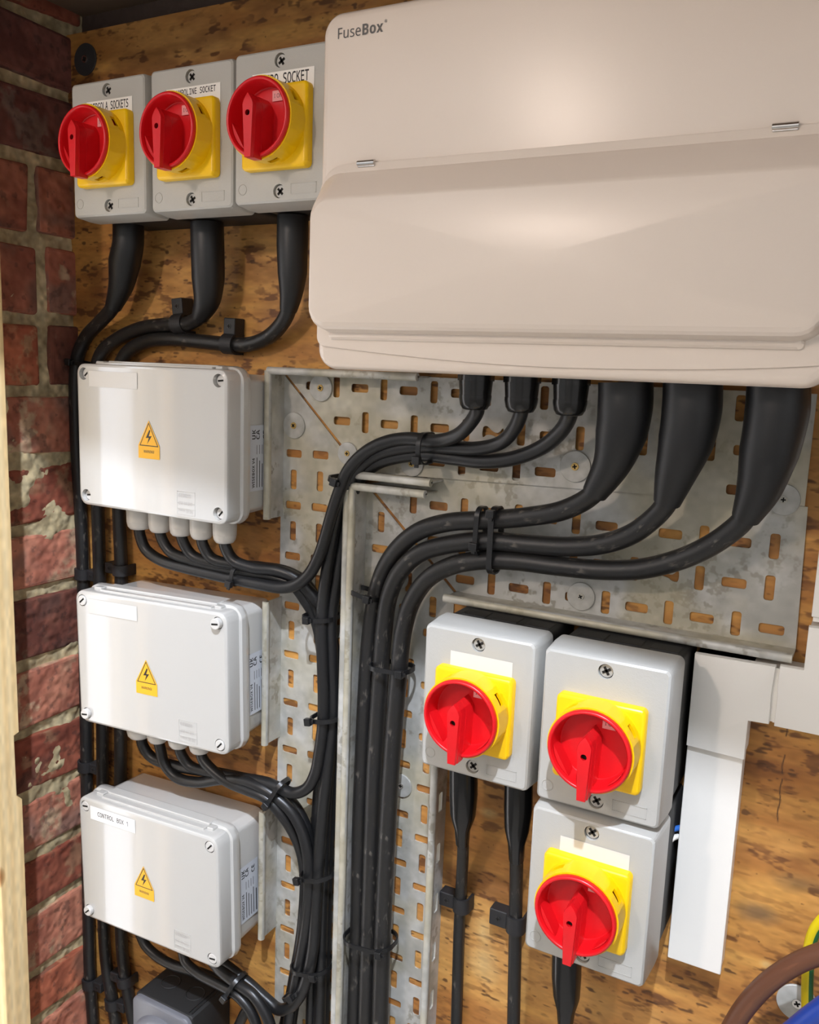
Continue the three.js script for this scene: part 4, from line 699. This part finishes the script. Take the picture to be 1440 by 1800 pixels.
// ---------------------------------------------------------------- white trunking
{
  const zt = 0.025;
  const a = thing('trunking', 'straight length of white trunking ending above bare plywood', 'trunking', [0.6172, -0.4545, 0.0005]);
  part('channel', box(-0.0195, 0.0195, 0.0005, 0.245, 0, zt - 0.002), M.trunk, a);
  part('clip_on_cover', box(-0.0205, 0.0205, 0.0015, 0.255, zt - 0.006, zt, 0.0008), M.trunk, a);
  const b = thing('trunking_elbow', 'white flat elbow cover over the trunking bend beside the isolators', 'trunking', [0.6225, -0.2715, 0.0005]);
  const s = new THREE.Shape([[0.5966, -0.1968], [0.6535, -0.1958], [0.6530, -0.205], [0.6524, -0.218], [0.6528, -0.228], [0.6530, -0.2400], [0.6388, -0.2406], [0.6388, -0.2715], [0.5966, -0.2702]].map(q => new THREE.Vector2(q[0] - 0.6225, q[1] + 0.2715)).reverse());
  part('cover', extrude(s, 0.0232, 0.0290, 0.0008, 2), M.trunk, b);
  part('sleeve', [box(-0.025, 0.0325, 0.0330, 0.0738, 0, 0.0255), box(-0.025, 0.0155, 0.0020, 0.0738, 0.0010, 0.0233)], M.trunk, b);
  const c = thing('trunking_tee', 'white tee cover joining the elbow to the upright trunking', 'trunking', [0.69, -0.2405, 0.0005]);
  const s2 = new THREE.Shape([[0.6562, -0.1945], [0.6560, -0.206], [0.6568, -0.22], [0.6566, -0.2405], [0.74, -0.2405], [0.74, -0.1945], [0.7135, -0.1945], [0.7135, -0.1625], [0.6720, -0.1625], [0.6720, -0.1945]].map(q => new THREE.Vector2(q[0] - 0.69, q[1] + 0.2405)));
  part('cover', extrude(s2, 0.0232, 0.0290, 0.0008, 2), M.trunk, c);
  part('sleeve', [box(-0.0350, 0.05, 0.0015, 0.0425, 0, 0.0255), box(-0.0172, 0.0225, 0.0425, 0.0770, 0, 0.0233)], M.trunk, c);
  const d = thing('trunking', 'upright white trunking from the tee up to the consumer unit', 'trunking', [0.693, -0.1595, 0.0005]);
  part('channel', box(-0.0192, 0.0195, 0, 0.15, 0, zt - 0.002), M.trunk, d);
  part('clip_on_cover', box(-0.0203, 0.0203, 0.0035, 0.15, zt - 0.006, zt, 0.0008), M.trunk, d);
}
{ // stray wire ends between the lowest isolator and the trunking
  const mk = (name, text, pts, r, mat) => { const w = pts.map(q => at(...q)), o = w[0].clone(); const t = thing(name, text, 'wire', [o.x, o.y, o.z]); part('insulation', sweep(w.map(p => p.sub(o)), r, 10), mat, t); };
  mk('blue_wire', 'short blue wire end behind the trunking edge', [[1170, 1462, 0.030], [1182, 1458, 0.024], [1200, 1454, 0.018]], 0.0022, std({ color: '#2a66b8', roughness: 0.4 }));
  mk('white_wire', 'short white wire end below the blue wire', [[1172, 1485, 0.032], [1182, 1474, 0.026], [1192, 1470, 0.020]], 0.0022, M.trunk);
}

// ---------------------------------------------------------------- black conduit box low on the left
{
  const p = at(330, 1790, 0.0), t = thing('conduit_box', 'black junction box with domed grey cover below CONTROL BOX 1', 'junction box', [0.0835, -0.735, 0.0005]); void p;
  const w = 0.0415, h = 0.05, d = 0.060;
  const body = part('body', slab(-w, w, -h, h, 0, d, 0.006, 0.002), M.blackBase, t);
  for (const u of [-0.018, 0.018]) part('knockout', metres(T(new THREE.TorusGeometry(0.0105, 0.0008, 6, 24).rotateX(Math.PI / 2), u, h, d * 0.5)), M.blackBase, body);
  part('top_rib', [box(-w + 0.01, w - 0.01, h - 0.001, h + 0.001, 0.010, 0.0125), box(w - 0.006, w - 0.0045, h - 0.001, h + 0.001, 0.004, d - 0.004), box(w - 0.010, w - 0.0085, h - 0.001, h + 0.001, 0.004, d - 0.004)], M.blackBase, body);
  const cover = part('cover', slab(-w + 0.001, w - 0.001, -h + 0.001, h - 0.001, d - 0.001, d + 0.007, 0.008, 0.003), M.greyCover, t, 'grey front cover');
  part('dome', lathe([[0.0385, d + 0.006], [0.0375, d + 0.010], [0.036, d + 0.0155], [0.028, d + 0.020], [0.016, d + 0.0235], [0.0001, d + 0.0245]], 40), M.greyCover, cover);
  const nib = part('side_gland', metres(T(cyl(0.012, 0.012, 0.02).rotateZ(Math.PI / 2), w + 0.009, 0.006, d * 0.5)), M.blackBase, t); void nib;
  const q = at(425, 1790, 0.03), e = thing('flexible_cable', 'black flexible cable behind the control cables, above the conduit box', 'cable', [q.x, q.y, 0.03]);
  part('sheath', sweep([[395, 1850, 0.028], [418, 1806, 0.028], [432, 1778, 0.026], [452, 1752, 0.020]].map(v => at(...v).sub(V(q.x, q.y, 0.03))), 0.0055), M.smooth, e);
}

scene.traverse(o => { if (o.isMesh) shade(o); });
renderer.render(scene, camera);
